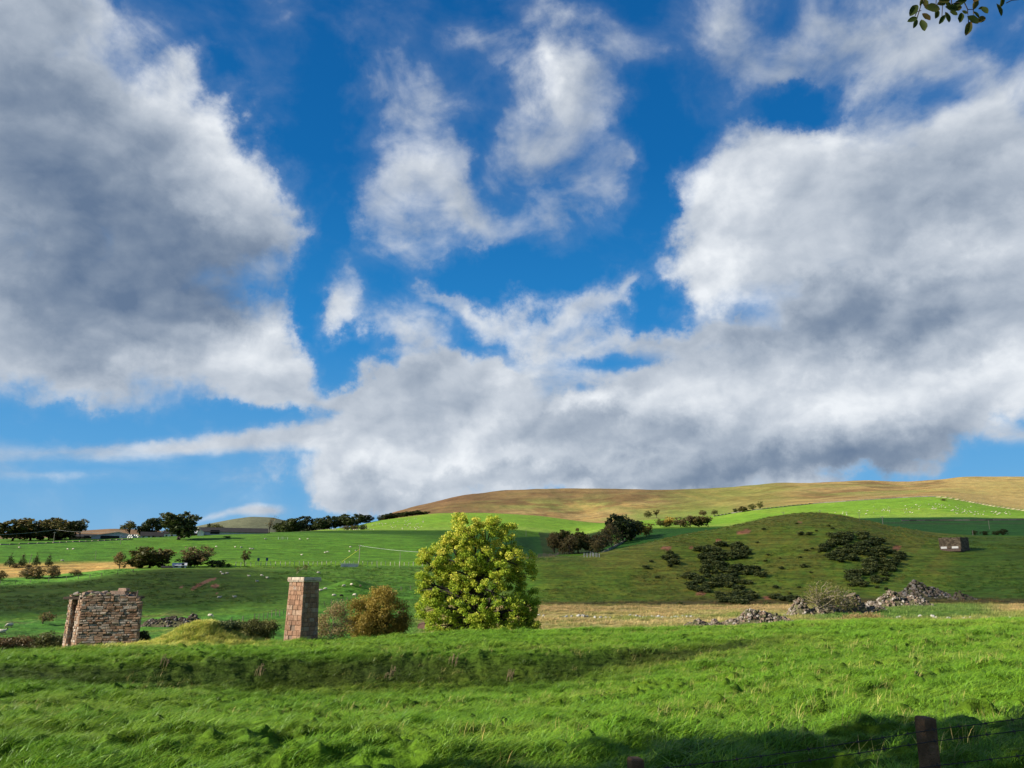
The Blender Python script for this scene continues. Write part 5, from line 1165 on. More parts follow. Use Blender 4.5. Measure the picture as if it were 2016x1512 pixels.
fence('field_fence', [(1060, 1098), (1100, 1092), (1130, 1090), (1190, 1084)], 1.2, 4.0, 'fence below the dingle trees right of the tall tree', GF, rmin=240, th=.14)
fence('sheep_pen', [(1150, 1097), (1163, 1094), (1180, 1097), (1150, 1097)], 1.2, 1.3, 'small pale wooden pen below the dingle trees', None, rmin=240, th=.14, wires=2, mat=M_CONC, cat='pen', wrad=.05)
fence('hurdle', [(548, 1062), (566, 1062)], 1.3, .9, 'pale hurdle standing on the upper left field', None, rmin=300, th=.12, wires=2, mat=M_CONC, cat='hurdle', wrad=.05)
# foreground fence
NF = empty('wire_fence', (2.44, 4.9, 0), 0, 'barbed wire fence with square wooden posts in the shaded bottom right corner', 'fence')
fp_ = [(-.84, 5.7, .28), (.80, 5.3, .586), (2.44, 4.9, .892), (4.08, 4.5, 1.21), (5.72, 4.1, 1.53)]
for k, (x_, y_, zt_) in enumerate(fp_):
    gz = height(x_, y_); o = MB(); w_ = .080; h = zt_ - gz + .4
    n_ = 5
    for i in range(1):
        vs = []
        for s in range(n_ + 1):
            f = s / n_; ww = w_ / 2 * (1.04 - .04 * f); r2 = .002 * math.sin(s * 3 + k)
            vs += [(-ww + r2, -ww, f * h), (ww, -ww + r2, f * h), (ww - r2, ww, f * h), (-ww, ww, f * h)]
        # bevelled weathered head
        hw = w_ / 2 * .82; vs += [(-hw, -hw, h + .012), (hw, -hw, h + .008), (hw, hw, h + .010), (-hw, hw, h + .014)]
        fs = []
        for s in range(n_ + 1):
            for c_ in range(4): fs.append((s * 4 + c_, s * 4 + (c_ + 1) % 4, s * 4 + 4 + (c_ + 1) % 4, s * 4 + 4 + c_))
        fs.append(tuple(range((n_ + 1) * 4, (n_ + 1) * 4 + 4)))
        o.add(vs, fs)
    p = o.build('post', M_POSTNEAR, NF); p.location = (x_ - 2.44, y_ - 4.9, gz - .4); p.rotation_euler = (0, (.02 if k == 2 else -.01), .3)
for q, dz_ in enumerate((.055, .117, .247, .46, .70)):
    o = MB(); pts = []; rn = random.Random(q)
    for A, B in zip(fp_[:-1], fp_[1:]):
        for s in range(24):
            t_ = s / 24; pts.append(Vector((A[0] + (B[0] - A[0]) * t_ - 2.44, A[1] + (B[1] - A[1]) * t_ - 4.9 - .055, A[2] + (B[2] - A[2]) * t_ - dz_ - .012 * math.sin(t_ * math.pi) + rn.uniform(-.001, .001))))
    o.tube(pts, .0026, 5)
    if q < 3:
        for a_ in range(1, len(pts) - 1):
            c_ = pts[a_].lerp(pts[a_ + 1], .5); d = (pts[a_ + 1] - pts[a_]).normalized()
            if a_ % 2 == 0:
                for e in (Vector((0, .4, 1)), Vector((.5, -.6, -.8))): o.tube([c_ - e * .014, c_ + e * .014], .0016, 3)
                o.tube([c_ - d * .008, c_ + d * .008], .005, 5)
    o.build('wire', M_WIRE, NF)

# ---- sheep
def sheep_mesh(lying=False, dark=False, seed=0):
    rn = random.Random(seed); m = MB(); wool = (1, 1, 1) if not dark else (.12, .1, .09); skin = (.55, .5, .42) if not dark else (.06, .05, .05)
    m.cc = wool; n = 10; prof = [(-.60, .05, .0), (-.56, .20, .02), (-.40, .29, .03), (-.15, .31, .0), (.12, .31, 0), (.33, .27, .02), (.46, .19, .05), (.50, .10, .08)]
    zc = .40 if lying else .62; pts = [(x, 0, zc + dz_) for x, r_, dz_ in prof]
    rings = []
    for (x, r_, dz_) in prof:
        rings.append([(x, math.cos(2 * math.pi * k / n) * r_ * .88 * rn.uniform(.94, 1.06), zc + dz_ + math.sin(2 * math.pi * k / n) * r_ * rn.uniform(.94, 1.06)) for k in range(n)])
    m.add([p for r_ in rings for p in r_], [(i * n + k, (i + 1) * n + k, (i + 1) * n + (k + 1) % n, i * n + (k + 1) % n) for i in range(len(prof) - 1) for k in range(n)] + [tuple(range(n)), tuple(reversed([(len(prof) - 1) * n + k for k in range(n)]))])
    if lying:
        m.tube([(.40, 0, zc + .08), (.55, 0, zc + .22), (.62, 0, zc + .36)], [.17, .13, .10], 7); m.cc = skin; m.tube([(.56, 0, zc + .40), (.72, 0, zc + .33), (.84, 0, zc + .26)], [.085, .075, .045], 6)
        for s in (-1, 1): m.tube([(.57, s * .06, zc + .42), (.54, s * .19, zc + .40)], [.035, .01], 4)
        for s in (-1, 1): m.tube([(.3, s * .15, .22), (.52, s * .16, .07), (.62, s * .15, .05)], [.07, .045, .03], 5)
    else:
        m.tube([(.40, 0, zc + .04), (.58, 0, zc - .08), (.68, 0, zc - .26)], [.17, .13, .095], 7); m.cc = skin; m.tube([(.66, 0, zc - .24), (.74, 0, zc - .40), (.78, 0, zc - .52)], [.085, .075, .045], 6)
        for s in (-1, 1): m.tube([(.66, s * .06, zc - .22), (.62, s * .19, zc - .22)], [.035, .01], 4)
        for x in (-.38, .30):
            for s in (-1, 1): m.tube([(x, s * .15, zc - .12), (x + .02, s * .15, .28), (x, s * .15, 0)], [.085, .042, .035], 5)
    m.cc = wool; m.tube([(-.58, 0, zc + .08), (-.66, 0, zc - .04), (-.67, 0, zc - .2)], [.05, .05, .03], 5)
    return m.mesh('sheep', True)
SHM = [sheep_mesh(False, False, 1), sheep_mesh(True, False, 2), sheep_mesh(False, True, 3)]
for m_ in SHM: m_.materials.append(M_WOOL)
sc_ = 0
def sheep(px, py, label, group, kind=None, rmin=90, size=1.0, rz=None):
    global sc_; sc_ += 1; rn = random.Random(sc_ * 7)
    k = kind if kind is not None else (1 if rn.random() < .35 else 0)
    b = hit(px, py, rmin)
    o = bpy.data.objects.new('sheep', SHM[k]); COL.objects.link(o); o.location = b - Vector((0, 0, .03))
    o.rotation_euler = (0, 0, rn.choice([0, math.pi]) + rn.uniform(-.9, .9) if rz is None else rz); o.scale = (size * (.66 if size < 1.3 else .56),) * 3
    tag(o, label, 'sheep', group)
GS = 'sheep on the left slope'
for x, y, lb, k in [(18, 1236, 'cream sheep grazing low at the far left edge', 0), (4, 1247, 'sheep cut by the left frame edge, lowest of the flock', 1), (414, 1216, 'sheep grazing just above the collapsed wall', 0), (432, 1178, 'left of two sheep below the bare earth scars', 1), (461.7, 1177, 'right of two sheep below the bare earth scars', 1),
    (434.6, 1129, 'upper left sheep of the three under the railway hedge', 0), (438.5, 1131.5, 'lowest sheep of the three under the railway hedge', 1), (447, 1130, 'right sheep of the three under the railway hedge', 1), (490, 1135.5, 'lone sheep between the hedge trio and the signs', 1), (515, 1135.5, 'sheep below the right trackside sign', 0), (526, 1139, 'sheep just left of the chimney top', 1), (506, 1146, 'lower sheep below the trackside signs', 1),
    (627, 1130, 'sheep just right of the chimney top below the fence', 0), (631.6, 1163.5, 'left of the pair right of the chimney', 1), (640.4, 1162, 'right of the pair right of the chimney', 0), (677, 1156, 'cream sheep on the left shoulder of the small hummock', 0), (692, 1153.5, 'sheep on the top of the small hummock', 0), (657.4, 1175, 'grey-faced sheep below the small hummock, left', 0), (698, 1174, 'larger cream sheep right of the amber treetop', 0)]:
    sheep(x, y, lb, GS, k, size=1.15)
sheep(709.5, 1156, 'dark sheep right of the small hummock', GS, 2, size=1.1); sheep(672, 1175.5, 'black sheep grazing below the small hummock', GS, 2, size=1.15)
GU = 'sheep on the upper left field'
for x, y, lb in [(38, 1079, 'leftmost sheep on the upper left field'), (133, 1083, 'left of two distant sheep below the dark barn'), (144, 1083, 'right of two distant sheep below the dark barn'), (122.5, 1106, 'lone sheep low on the left green field above the tan bank'), (425.6, 1078, 'sheep above the brown-topped tree'), (463, 1078.6, 'first of the row of sheep above the slender tree'), (475, 1079.6, 'second of the row of sheep above the slender tree'), (493, 1081.4, 'third of the row of sheep above the slender tree'), (498, 1082.5, 'last of the row of sheep above the slender tree'),
    (590, 1063, 'sheep near the shadow edge, left of two'), (606, 1062, 'sheep near the shadow edge, right of two'), (522.5, 1062.6, 'sheep below the right end of the long barn'), (690, 1078.6, 'sheep just left of the tall pale pole top'), (688, 1086.6, 'sheep left of the tall pale pole, middle'), (701, 1086, 'sheep touching the tall pale pole'), (640, 1089, 'left of the lying pair in the middle of the field'), (645, 1088.5, 'right of the lying pair in the middle of the field'), (594, 1093.5, 'lone sheep lower in the middle of the field')]:
    sheep(x, y, lb, GU, rmin=285, size=1.25)
GB = 'flock on the bright pasture left of the tall tree'
rn = random.Random(4)
for q in range(80):
    t_ = rn.random(); x = 640 + 195 * t_ ** .8
    ylo = 1046 - 2; yhi = float(np.interp(x, [600, 650, 700, 740, 800, 870], [1050, 1043, 1038, 1029, 1020, 1013])) + 3
    y = yhi + (ylo - yhi) * rn.random() ** 1.3 if x > 690 else ylo - 3 * rn.random()
    sheep(x, y, 'tiny white sheep of the flock on the bright pasture left of the tall tree', GB, rmin=590, size=1.35)
GR = 'flock on the bright pasture at far right'
for x0, x1, y0, y1, n_ in [(1643, 1668, 1009, 1015, 7), (1687, 1710, 1006, 1014, 5), (1720, 1756, 998, 1013, 14), (1776, 1814, 994, 1012, 14), (1826, 1862, 992, 1004, 20), (1868, 1914, 995, 1012, 24), (1914, 1990, 1007, 1014, 26), (1480, 1542, 1025, 1030, 6)]:
    for q in range(n_): sheep(rn.uniform(x0, x1), rn.uniform(y0, y1), 'tiny white sheep of the flock on the bright pasture at far right', GR, rmin=560, size=1.35)

# ---- sapling on the chimney
sap = empty('sapling', (cx_, cy_, zc1 + .0), 0, 'small bare sapling with few rusty leaves growing on the chimney cap', 'sapling')
o = MB(); 
for pts, r_ in [([(-.5, -.2, -.1), (-.52, -.2, .25), (-.35, -.2, .45), (-.12, -.15, .62), (.15, -.1, .68)], .022), ([(-.52, -.2, .2), (-.55, -.2, .45), (-.45, -.15, .6)], .014), ([(-.35, -.2, .45), (-.2, -.2, .5), (.1, -.1, .5)], .01), ([(-.12, -.15, .62), (0, -.1, .78)], .008)]: o.tube(pts, [r_ * (1 - .6 * i / (len(pts) - 1)) for i in range(len(pts))], 5)
o.build('stems', M_TWIG, sap)
g = np.random.default_rng(3); cs = np.array([(.1, -.1, .68), (0, -.1, .76), (.22, -.1, .66), (-.45, -.15, .6), (-.5, -.2, .5), (.05, -.1, .52)]); P_ = cs[g.integers(0, 6, 90)] + g.normal(size=(90, 3)) * .07
V_, F_, T_ = leaf_cloud(P_, .06, g, g.random(90)); link('leaves', mesh_arrays('leaves', V_, F_, attrs={'tint': T_}), L_SCRUB, sap)
link('moss', moss_sheet(-.5, .5, -.5, .5, lambda x, y: HT + .33 - .3 * (x * x + y * y), .05), M_GRASSY, ch)
# ------------------------------------------------------------------ overhanging tree, roadside trees
def wpt(px, py, d):
    xc, yc = (px - 1008) / F, (756 - py) / F
    return Vector((xc * d, (CP - yc * SP) * d, EYE + (SP + yc * CP) * d))
tb = Vector((5.3, .6, height(5.3, .6)))
over = empty('overhanging_tree', tb, 0, 'roadside tree whose leafy twigs hang into the top right corner', 'tree')
L_OAK = leafmat('dark_hanging_leaves', (0.03, 0.05, 0.012), (0.06, 0.075, 0.018), (0.16, 0.09, 0.03), .45, 5.0)
o = MB(); base_z = tb.z
o.tube([(0, 0, -.2), (.05, .1, 1.6), (-.1, .2, 3.2), (0, .1, 4.8), (.3, -.2, 6.5), (.4, -.3, 8.5)], [.26, .21, .18, .15, .1, .04], 9)
o.build('trunk', M_BARK, over, True)
lv = [(555, 140, 170, 57), (540, 262, 130, 15), (572, 312, 140, 70), (680, 335, 175, -80), (722, 222, 140, -40), (800, 110, 200, -12), (860, 190, 130, 70), (920, 45, 150, 20), (930, 260, 130, 60), (1000, 228, 150, -70), (1085, 175, 110, -30), (1060, 108, 190, -8), (1130, 110, 130, 15), (1178, 235, 135, 80), (1275, 378, 180, 78), (1338, 262, 175, -35), (1445, 262, 160, 30), (1385, 195, 120, -50), (1365, 50, 170, 75), (1492, 135, 130, -55), (1450, 110, 90, 15), (1150, 45, 150, 25), (1232, 160, 80, -30), (1682, 130, 200, -80), (1722, 25, 140, 80), (700, 40, 160, -60), (650, 30, 90, 80), (960, 10, 150, 0), (1200, 10, 120, 10), (1010, 60, 110, -40), (1400, -20, 130, 30), (780, -30, 150, 20)]
g = np.random.default_rng(8); LV = []; LF = []; LT = []
for k, (x, y, L_, an) in enumerate(lv):
    px_, py_ = 1716 + x / 6.72, y / 6.72; d = 4.3 + g.uniform(-.22, .22); c_ = wpt(px_, py_, d) - tb
    ln = L_ / 6.72 / F * d; wd = ln * g.uniform(.42, .6)
    a_ = R(an); right_ = Vector((1, 0, 0)); up_ = Vector((0, -SP, CP)); fw = Vector((0, CP, SP))
    ax = (right_ * math.cos(a_) + up_ * math.sin(a_) + fw * g.uniform(-.35, .35)).normalized()
    sd = ax.cross(fw + right_ * g.uniform(-.4, .4)).normalized(); nn_ = ax.cross(sd)
    prof = [(-.5, .02), (-.36, .55), (-.15, .92), (.05, 1.0), (.25, .85), (.4, .5), (.5, .04)]
    b0 = len(LV)
    for t_, w_ in prof:
        e = 1 + g.uniform(-.13, .13); cup = .10 * math.sin((t_ + .5) * math.pi)
        LV.append(c_ + ax * t_ * ln - sd * wd * .5 * w_ * e + nn_ * ln * .10 * w_)
        LV.append(c_ + ax * t_ * ln + nn_ * ln * (-.02 + .12 * t_ * t_))
        LV.append(c_ + ax * t_ * ln + sd * wd * .5 * w_ * (2 - e) + nn_ * ln * .10 * w_)
    tt_ = g.uniform(0, .8)
    LT += [min(1, tt_ + g.uniform(-.1, .1) + .5 * (abs(p_[0]) > .35) * g.random()) for p_ in prof for _ in range(3)]
    for i in range(6):
        for j in range(2): LF.append((b0 + i * 3 + j, b0 + i * 3 + j + 1, b0 + i * 3 + j + 4, b0 + i * 3 + j + 3))
br = MB(); tw = lambda pts: [wpt(1716 + a_ / 6.72, b_ / 6.72, d_) - tb for a_, b_, d_ in pts]
br.tube([(-.05, .15, 4.4), (-1.0, 1.0, 4.9)] + tw([(2400, -420, 4.3), (1950, -130, 4.3), (1600, -110, 4.3), (1250, -150, 4.3), (900, -110, 4.35), (700, -60, 4.3)]), [.07, .05, .03, .016, .012, .009, .006, .004], 6)
for pts in [[(760, -80, 4.3), (655, 60, 4.3), (600, 240, 4.28)], [(860, -90, 4.3), (850, 70, 4.3)], [(1230, -140, 4.3), (1225, 30, 4.3), (1270, 125, 4.3), (1282, 300, 4.28)], [(1268, 125, 4.3), (1345, 125, 4.3), (1350, 190, 4.3)], [(950, -100, 4.3), (935, 130, 4.3), (930, 215, 4.3)], [(1440, -120, 4.3), (1370, 20, 4.3)], [(1050, -110, 4.3), (1060, 100, 4.3), (1080, 150, 4.3)], [(655, 140, 4.3), (600, 155, 4.3), (575, 210, 4.3)], [(1760, -110, 4.3), (1720, 20, 4.3), (1690, 80, 4.3)], [(1225, 30, 4.3), (1100, 40, 4.3), (1010, 80, 4.3)], [(1780, 40, 4.3), (1850, 5, 4.3), (1950, -5, 4.3)]]:
    br.tube(tw(pts), .0028, 4)
br.build('branch', M_BARKD, over, True)
link('leaves', mesh_arrays('leaves', [tuple(v_) for v_ in LV], np.array(LF), attrs={'tint': LT}, smooth=True), L_OAK, over)
pb = [Vector((-.05, .15, 4.4)), Vector((-1.0, 1.0, 4.9))] + tw([(2400, -420, 4.3), (1950, -130, 4.3), (1600, -110, 4.3), (1250, -150, 4.3), (900, -110, 4.35)])
pc_ = []
for A_, B_ in zip(pb[:-1], pb[1:]):
    for _ in range(150):
        q = A_.lerp(B_, g.random()); pc_.append((q.x + g.normal() * .10, q.y - abs(g.normal()) * .14, q.z + .14 + abs(g.normal()) * .15))
V_, F_, T_ = leaf_cloud(np.array(pc_), .06, g, g.random(len(pc_)))
link('upper_leaves', mesh_arrays('upper_leaves', V_, F_, attrs={'tint': T_}), L_OAK, over)
cm, cc = crown_mesh('crown', [(.3, -1.2, 7, 2.6, 2.2, 2.2), (1.8, 0, 6, 2, 1.8, 1.6), (-1.2, -1.6, 6.2, 1.5, 1.3, 1.3)], 120, 9000, .11, .5, 77)
link('crown', cm, L_OAK, over)
# roadside trees on the left, outside the frame, whose shadow falls over the bottom right of the pasture
for k, (x_, y_, h, w_, nl) in enumerate([(-10.8, 5.3, 12.5, 4.6, 7500), (-7.4, 1.6, 8.6, 5.2, 9500), (-16.5, 3.4, 15.5, 5.4, 6500)]):
    b = Vector((x_, y_, height(x_, y_))); rn = random.Random(k + 50)
    lobes = [(0, 0, h * .68, w_ * .42, w_ * .4, h * .24)] + [(math.cos(q * 1.05) * w_ * .3, math.sin(q * 1.05) * w_ * .28, h * rn.uniform(.5, .85), w_ * .24, w_ * .22, h * .10) for q in range(6)]
    t_ = tree('roadside_tree', b, ['broad roadside tree outside the left of the view', 'nearest roadside tree outside the left of the view', 'tallest roadside tree outside the left of the view'][k], 'tree', lobes, L_OAK, 60, nl // 2, .17, w_ * .10, .22, (0, 0, h * .85), 60 + k, 'roadside trees left of the viewer', shell=.4)

# ------------------------------------------------------------------ grass
def blade_template(nvar, nbl, seed, hgt=(.07, .22), wid=.0085, spread=.24, lean=1.25, seedheads=.0):
    """several tufts side by side in one array; each vertex knows its tuft (tid)"""
    g = np.random.default_rng(seed); Vs = []; Fs = []; Ti = []; Tt = []; off = 0
    for v_ in range(nvar):
        n = nbl; rr_ = spread * np.sqrt(g.random(n)); aa = g.uniform(0, 6.283, n)
        bx, by = rr_ * np.cos(aa), rr_ * np.sin(aa)
        hh = g.uniform(*hgt, n) * (1.15 - .5 * rr_ / spread); 
        dirs = g.normal(0, .55, n) + g.choice([0, 0, 0, 0, 2.0], n) * g.normal(0, 1, n)
        ln = hh * np.abs(g.normal(lean, .35, n)); w_ = wid * g.uniform(.6, 1.3, n)
        dx, dy = np.cos(dirs), np.sin(dirs)
        segs = [0, .4, .75, 1.0]
        tint = g.random(n)
        fa = g.uniform(0, 6.283, n); sx, sy = np.cos(fa), np.sin(fa)
        P_ = []
        for s in segs:
            cx = bx + dx * ln * s ** 1.8; cy = by + dy * ln * s ** 1.8; cz = hh * (s - .28 * s * s * np.minimum(ln / hh, 1.2)) - .02
            ww = w_ * (1 - s ** 2) * .5 + .0006
            P_.append(np.stack([cx - sx * ww, cy - sy * ww, cz], 1)); P_.append(np.stack([cx + sx * ww, cy + sy * ww, cz], 1))
        P_ = np.stack(P_, 1)                     # n,8,3
        Vs.append(P_.reshape(-1, 3)); base = off + np.arange(n)[:, None] * 8
        for i in range(3): Fs.append(np.concatenate([base + 2 * i, base + 2 * i + 1, base + 2 * i + 3, base + 2 * i + 2], 1))
        Ti.append(np.full(n * 8, v_)); Tt.append((tint[:, None] * .7 + np.repeat(np.array(segs), 2)[None, :] * .3).ravel())
        off += n * 8
    return np.vstack(Vs), np.vstack(Fs), np.concatenate(Ti), np.concatenate(Tt)
def grass_mat(name):
    m, nt, out = newmat(name)
    gc = N(nt, 'ShaderNodeAttribute', attribute_name='gcol', attribute_type='INSTANCER').outputs['Color']
    ti = N(nt, 'ShaderNodeAttribute', attribute_name='tint').outputs['Fac']
    f = ramp(nt, ti, [(0.0, (0.5, 0.55, 0.5)), (0.4, (0.95, 1.0, 0.9)), (0.75, (1.6, 1.4, 1.3)), (1.0, (3.2, 2.1, 2.4))])
    c = mixc(nt, 1.0, gc, f, 'MULTIPLY')
    d = N(nt, 'ShaderNodeBsdfPrincipled', ins={'Roughness': 0.5, 'Base Color': c, 'Specular IOR Level': 0.25})
    tr = N(nt, 'ShaderNodeBsdfTranslucent', ins={'Color': c})
    mx_ = N(nt, 'ShaderNodeMixShader', ins={0: .25, 1: d.outputs[0], 2: tr.outputs[0]})
    nt.links.new(mx_.outputs[0], out.inputs[0]); return m
def scatter(name, pts, scl, rot, gcol, tmpl, mat, tilt=None):
    V_, F_, Ti, Tt = tmpl; nv = int(Ti.max()) + 1; n = len(pts); g = np.random.default_rng(n)
    Vall = np.vstack([V_, pts]); nt0 = len(V_)
    me = mesh_arrays(name, Vall, F_, attrs={'tid': np.concatenate([Ti, np.full(n, -1)]), 'scl': np.concatenate([np.ones(nt0), scl]), 'rotz': np.concatenate([np.zeros(nt0), rot]),
                     'pick': np.concatenate([np.zeros(nt0), g.integers(0, nv, n)]), 'tint': np.concatenate([Tt, np.zeros(n)])}, cols={'gcol': np.vstack([np.ones((nt0, 3)), gcol])})
    o = link(name, me, mat)
    ng = bpy.data.node_groups.new(name + '_scatter', 'GeometryNodeTree')
    ng.interface.new_socket('Geometry', in_out='INPUT', socket_type='NodeSocketGeometry'); ng.interface.new_socket('Geometry', in_out='OUTPUT', socket_type='NodeSocketGeometry')
    nd = ng.nodes; lk = ng.links
    gi, go = nd.new('NodeGroupInput'), nd.new('NodeGroupOutput')
    def attr(nm, ty):
        a_ = nd.new('GeometryNodeInputNamedAttribute'); a_.data_type = ty; a_.inputs[0].default_value = nm; return a_.outputs[0]
    cmpn = nd.new('FunctionNodeCompare'); cmpn.data_type = 'FLOAT'; cmpn.operation = 'GREATER_THAN'; lk.new(attr('tid', 'FLOAT'), cmpn.inputs[0]); cmpn.inputs[1].default_value = -.5
    sp = nd.new('GeometryNodeSeparateGeometry'); sp.domain = 'POINT'; lk.new(gi.outputs[0], sp.inputs[0]); lk.new(cmpn.outputs[0], sp.inputs['Selection'])
    si = nd.new('GeometryNodeSplitToInstances'); si.domain = 'POINT'; lk.new(sp.outputs[0], si.inputs[0]); lk.new(attr('tid', 'FLOAT'), si.inputs['Group ID'])
    ip = nd.new('GeometryNodeInstanceOnPoints'); lk.new(sp.outputs[1], ip.inputs['Points']); lk.new(si.outputs[0], ip.inputs['Instance'])
    ip.inputs['Pick Instance'].default_value = True; lk.new(attr('pick', 'FLOAT'), ip.inputs['Instance Index'])
    cx = nd.new('ShaderNodeCombineXYZ'); lk.new(attr('rotz', 'FLOAT'), cx.inputs[2]); lk.new(cx.outputs[0], ip.inputs['Rotation']); lk.new(attr('scl', 'FLOAT'), ip.inputs['Scale'])
    lk.new(ip.outputs[0], go.inputs[0])
    md = o.modifiers.new('scatter', 'NODES'); md.node_group = ng
    return o
def samp(A, x, y):
    r = np.hypot(x, y); a = np.arctan2(x, y)
    j = np.clip(np.searchsorted(AZ, a) - 1, 0, NA - 2); i = np.clip(np.searchsorted(RR, r) - 1, 0, NR - 2)
    fa = ((a - AZ[j]) / (AZ[j + 1] - AZ[j])); fq = ((r - RR[i]) / (RR[i + 1] - RR[i]))
    if A.ndim == 3: fa = fa[:, None]; fq = fq[:, None]
    return (A[j, i] * (1 - fq) + A[j, i + 1] * fq) * (1 - fa) + (A[j + 1, i] * (1 - fq) + A[j + 1, i + 1] * fq) * fa
def field(r0, r1, dens, seed, azl=.70):
    g = np.random.default_rng(seed); n = int(azl * (r1 * r1 - r0 * r0) * dens)
    r = np.sqrt(g.uniform(r0 * r0, r1 * r1, n)); a = g.uniform(-azl, azl, n)
    return r * np.sin(a), r * np.cos(a), r
xs, ys, rs, sc_l = [], [], [], []
for r0, r1, dn, s, azl in ((5, 9, 26, .8, .9), (9, 15, 52, .78, .72), (15, 26, 32, .95, .70), (26, 42, 18, 1.2, .70), (42, 68, 11, 1.45, .70)):
    x, y, r = field(r0, r1, dn, int(r0), azl); xs.append(x); ys.append(y); rs.append(r); sc_l.append(np.full(len(x), s))
X, Y, Rr, SC = map(np.concatenate, (xs, ys, rs, sc_l))
g = np.random.default_rng(99)
z = samp(H, X, Y); gc = samp(C, X, Y); tpos = samp(TT, X, Y)
keep = (tpos < 6.75)
hv = fbm(X * .55, Y * .7, 3, 301); hv2 = fbm(X * 1.6, Y * 1.9, 2, 311)
bank = np.clip(1 - np.abs(tpos - 4.55) / .5, 0, 1) * (np.arctan2(X, Y) < .3)
scl = SC * (1 + 1.8 * hv + 1.3 * hv2) * (1 - .45 * bank) * g.uniform(.75, 1.25, len(X))
scl = np.clip(scl, .5 * SC * (1 - .3 * bank), 2.4)
yel = (np.clip(.15 + 2.5 * fbm(X * .25 + 9, Y * .3, 3, 321), 0, 1) * (1 - .85 * bank))[:, None]
gcol = gc * 1.05 * (1 - yel * .5) + np.array([.19, .26, .03]) * yel * .5
gcol *= g.uniform(.75, 1.25, (len(X), 1))
M_GRASS = grass_mat('grass_blades')
pts = np.stack([X, Y, z - .01], 1)[keep]
tm = blade_template(7, 64, 5)
gr = scatter('grass', pts, scl[keep], g.normal(.25, .55, keep.sum()), gcol[keep], tm, M_GRASS); tag(gr, 'long windblown green pasture grass of the foreground', kind='stuff')
# straw-coloured tall stems scattered in the pasture
x, y, r = field(9, 60, 1.9, 77); tk = samp(TT, x, y); fz_ = fbm(x * .2, y * .2, 3, 401); kk_ = (tk < 6.6) & (fz_ + .12 * (x > 3) > .02)
x, y = x[kk_], y[kk_]; n = len(x)
st_ = blade_template(4, 12, 15, (.2, .4), .006, .22, .5)
so_ = scatter('grass_stems', np.stack([x, y, samp(H, x, y)], 1), g.uniform(.7, 1.2, n), g.normal(.25, .5, n), np.array([[.30, .30, .09]]) * g.uniform(.7, 1.2, (n, 1)), st_, M_GRASS); tag(so_, 'pale seeding grass stems standing above the pasture', kind='stuff')
# rough tussocks on the valley floor, the mound and the knoll edge
x, y, r = field(72, 182, 1.7, 78); tk = samp(TT, x, y); nz_ = fbm(x * .18, y * .25, 3, 411); kk_ = (tk > 6.9) & (tk < 9.12) & (nz_ > -.09) & (np.arctan2(x, y) > -.16)
x, y = x[kk_], y[kk_]; n = len(x); cg = samp(C, x, y)
x2 = mx + g.normal(0, 2.2, 5200) - .4; y2 = my + g.normal(0, 1.9, 5200)
z2 = samp(H, x2, y2)
tt_ = blade_template(5, 50, 25, (.12, .34), .016, .3, .7)
# rushes and coarse tufts on the slopes
x4, y4, r4_ = field(184, 330, .30, 80); tk4 = samp(TT, x4, y4); nz4 = fbm(x4 * .05, y4 * .06, 4, 421); k4 = (tk4 > 9.05) & (tk4 < 10.3) & (nz4 > -.02)
x4, y4 = x4[k4], y4[k4]; n4 = len(x4); c4 = samp(C, x4, y4) * np.where(g.random((n4, 1)) < .3, np.array([[1.7, 1.25, 1.4]]), np.array([[.7, .8, .8]])) * g.uniform(.7, 1.2, (n4, 1))
x2 = np.concatenate([x2, x4]); y2 = np.concatenate([y2, y4]); z2 = samp(H, x2, y2)
X3 = np.concatenate([x, x2]); Y3 = np.concatenate([y, y2]); Z3 = np.concatenate([samp(H, x, y), z2]); S3 = np.concatenate([g.uniform(1.3, 2.3, n), g.uniform(.7, 1.25, len(x2) - n4), g.uniform(1.2, 2.4, n4)])
C3 = np.vstack([cg * g.uniform(.8, 1.35, (n, 1)), np.array([[.34, .38, .075]]) * g.uniform(.75, 1.25, (len(x2) - n4, 1)), c4])
ru = scatter('tussock_grass', np.stack([X3, Y3, Z3], 1), S3, g.normal(.3, .6, len(X3)), C3, tt_, M_GRASS); tag(ru, 'pale rough tussock grass on the valley floor and mound', kind='stuff')

# dead weed stalks on the bank
M_WEED = simple('dead_stalk', (.15, .115, .06), .95, .3, 8)
for px_, py_, lb in [(890, 1312, 'tallest brown dead dock stalks high on the bank below the tall tree'), (508, 1330, 'brown dead weed stalks on the bank below the grassy mound'), (765, 1335, 'brown dead weed stalks low on the bank below the amber tree'), (1000, 1340, 'sparse dead weed stalks low on the bank right of the dock stalks'), (326, 1312, 'pale dry weed clump at the top of the bank right of the ruin')]:
    b = hit(px_, py_, 20); o = MB(); rn = random.Random(int(px_))
    for q in range(9):
        h_ = rn.uniform(.25, .62); x_, y_ = rn.uniform(-.22, .22), rn.uniform(-.2, .2); o.tube([(x_, y_, 0), (x_ + .04, y_, h_ * .6), (x_ + .10, y_, h_)], [.012, .012, .008], 4)
        for s in range(7): rock(o, (x_ + .10 + rn.uniform(-.04, .04), y_ + rn.uniform(-.03, .03), h_ * rn.uniform(.6, 1.0)), rn.uniform(.012, .028), rn, (1, 1, 1), .8)
    ob = o.build('dead_weeds', M_WEED); ob.location = b; tag(ob, lb, 'weeds', 'dead weed stalks in the pasture')
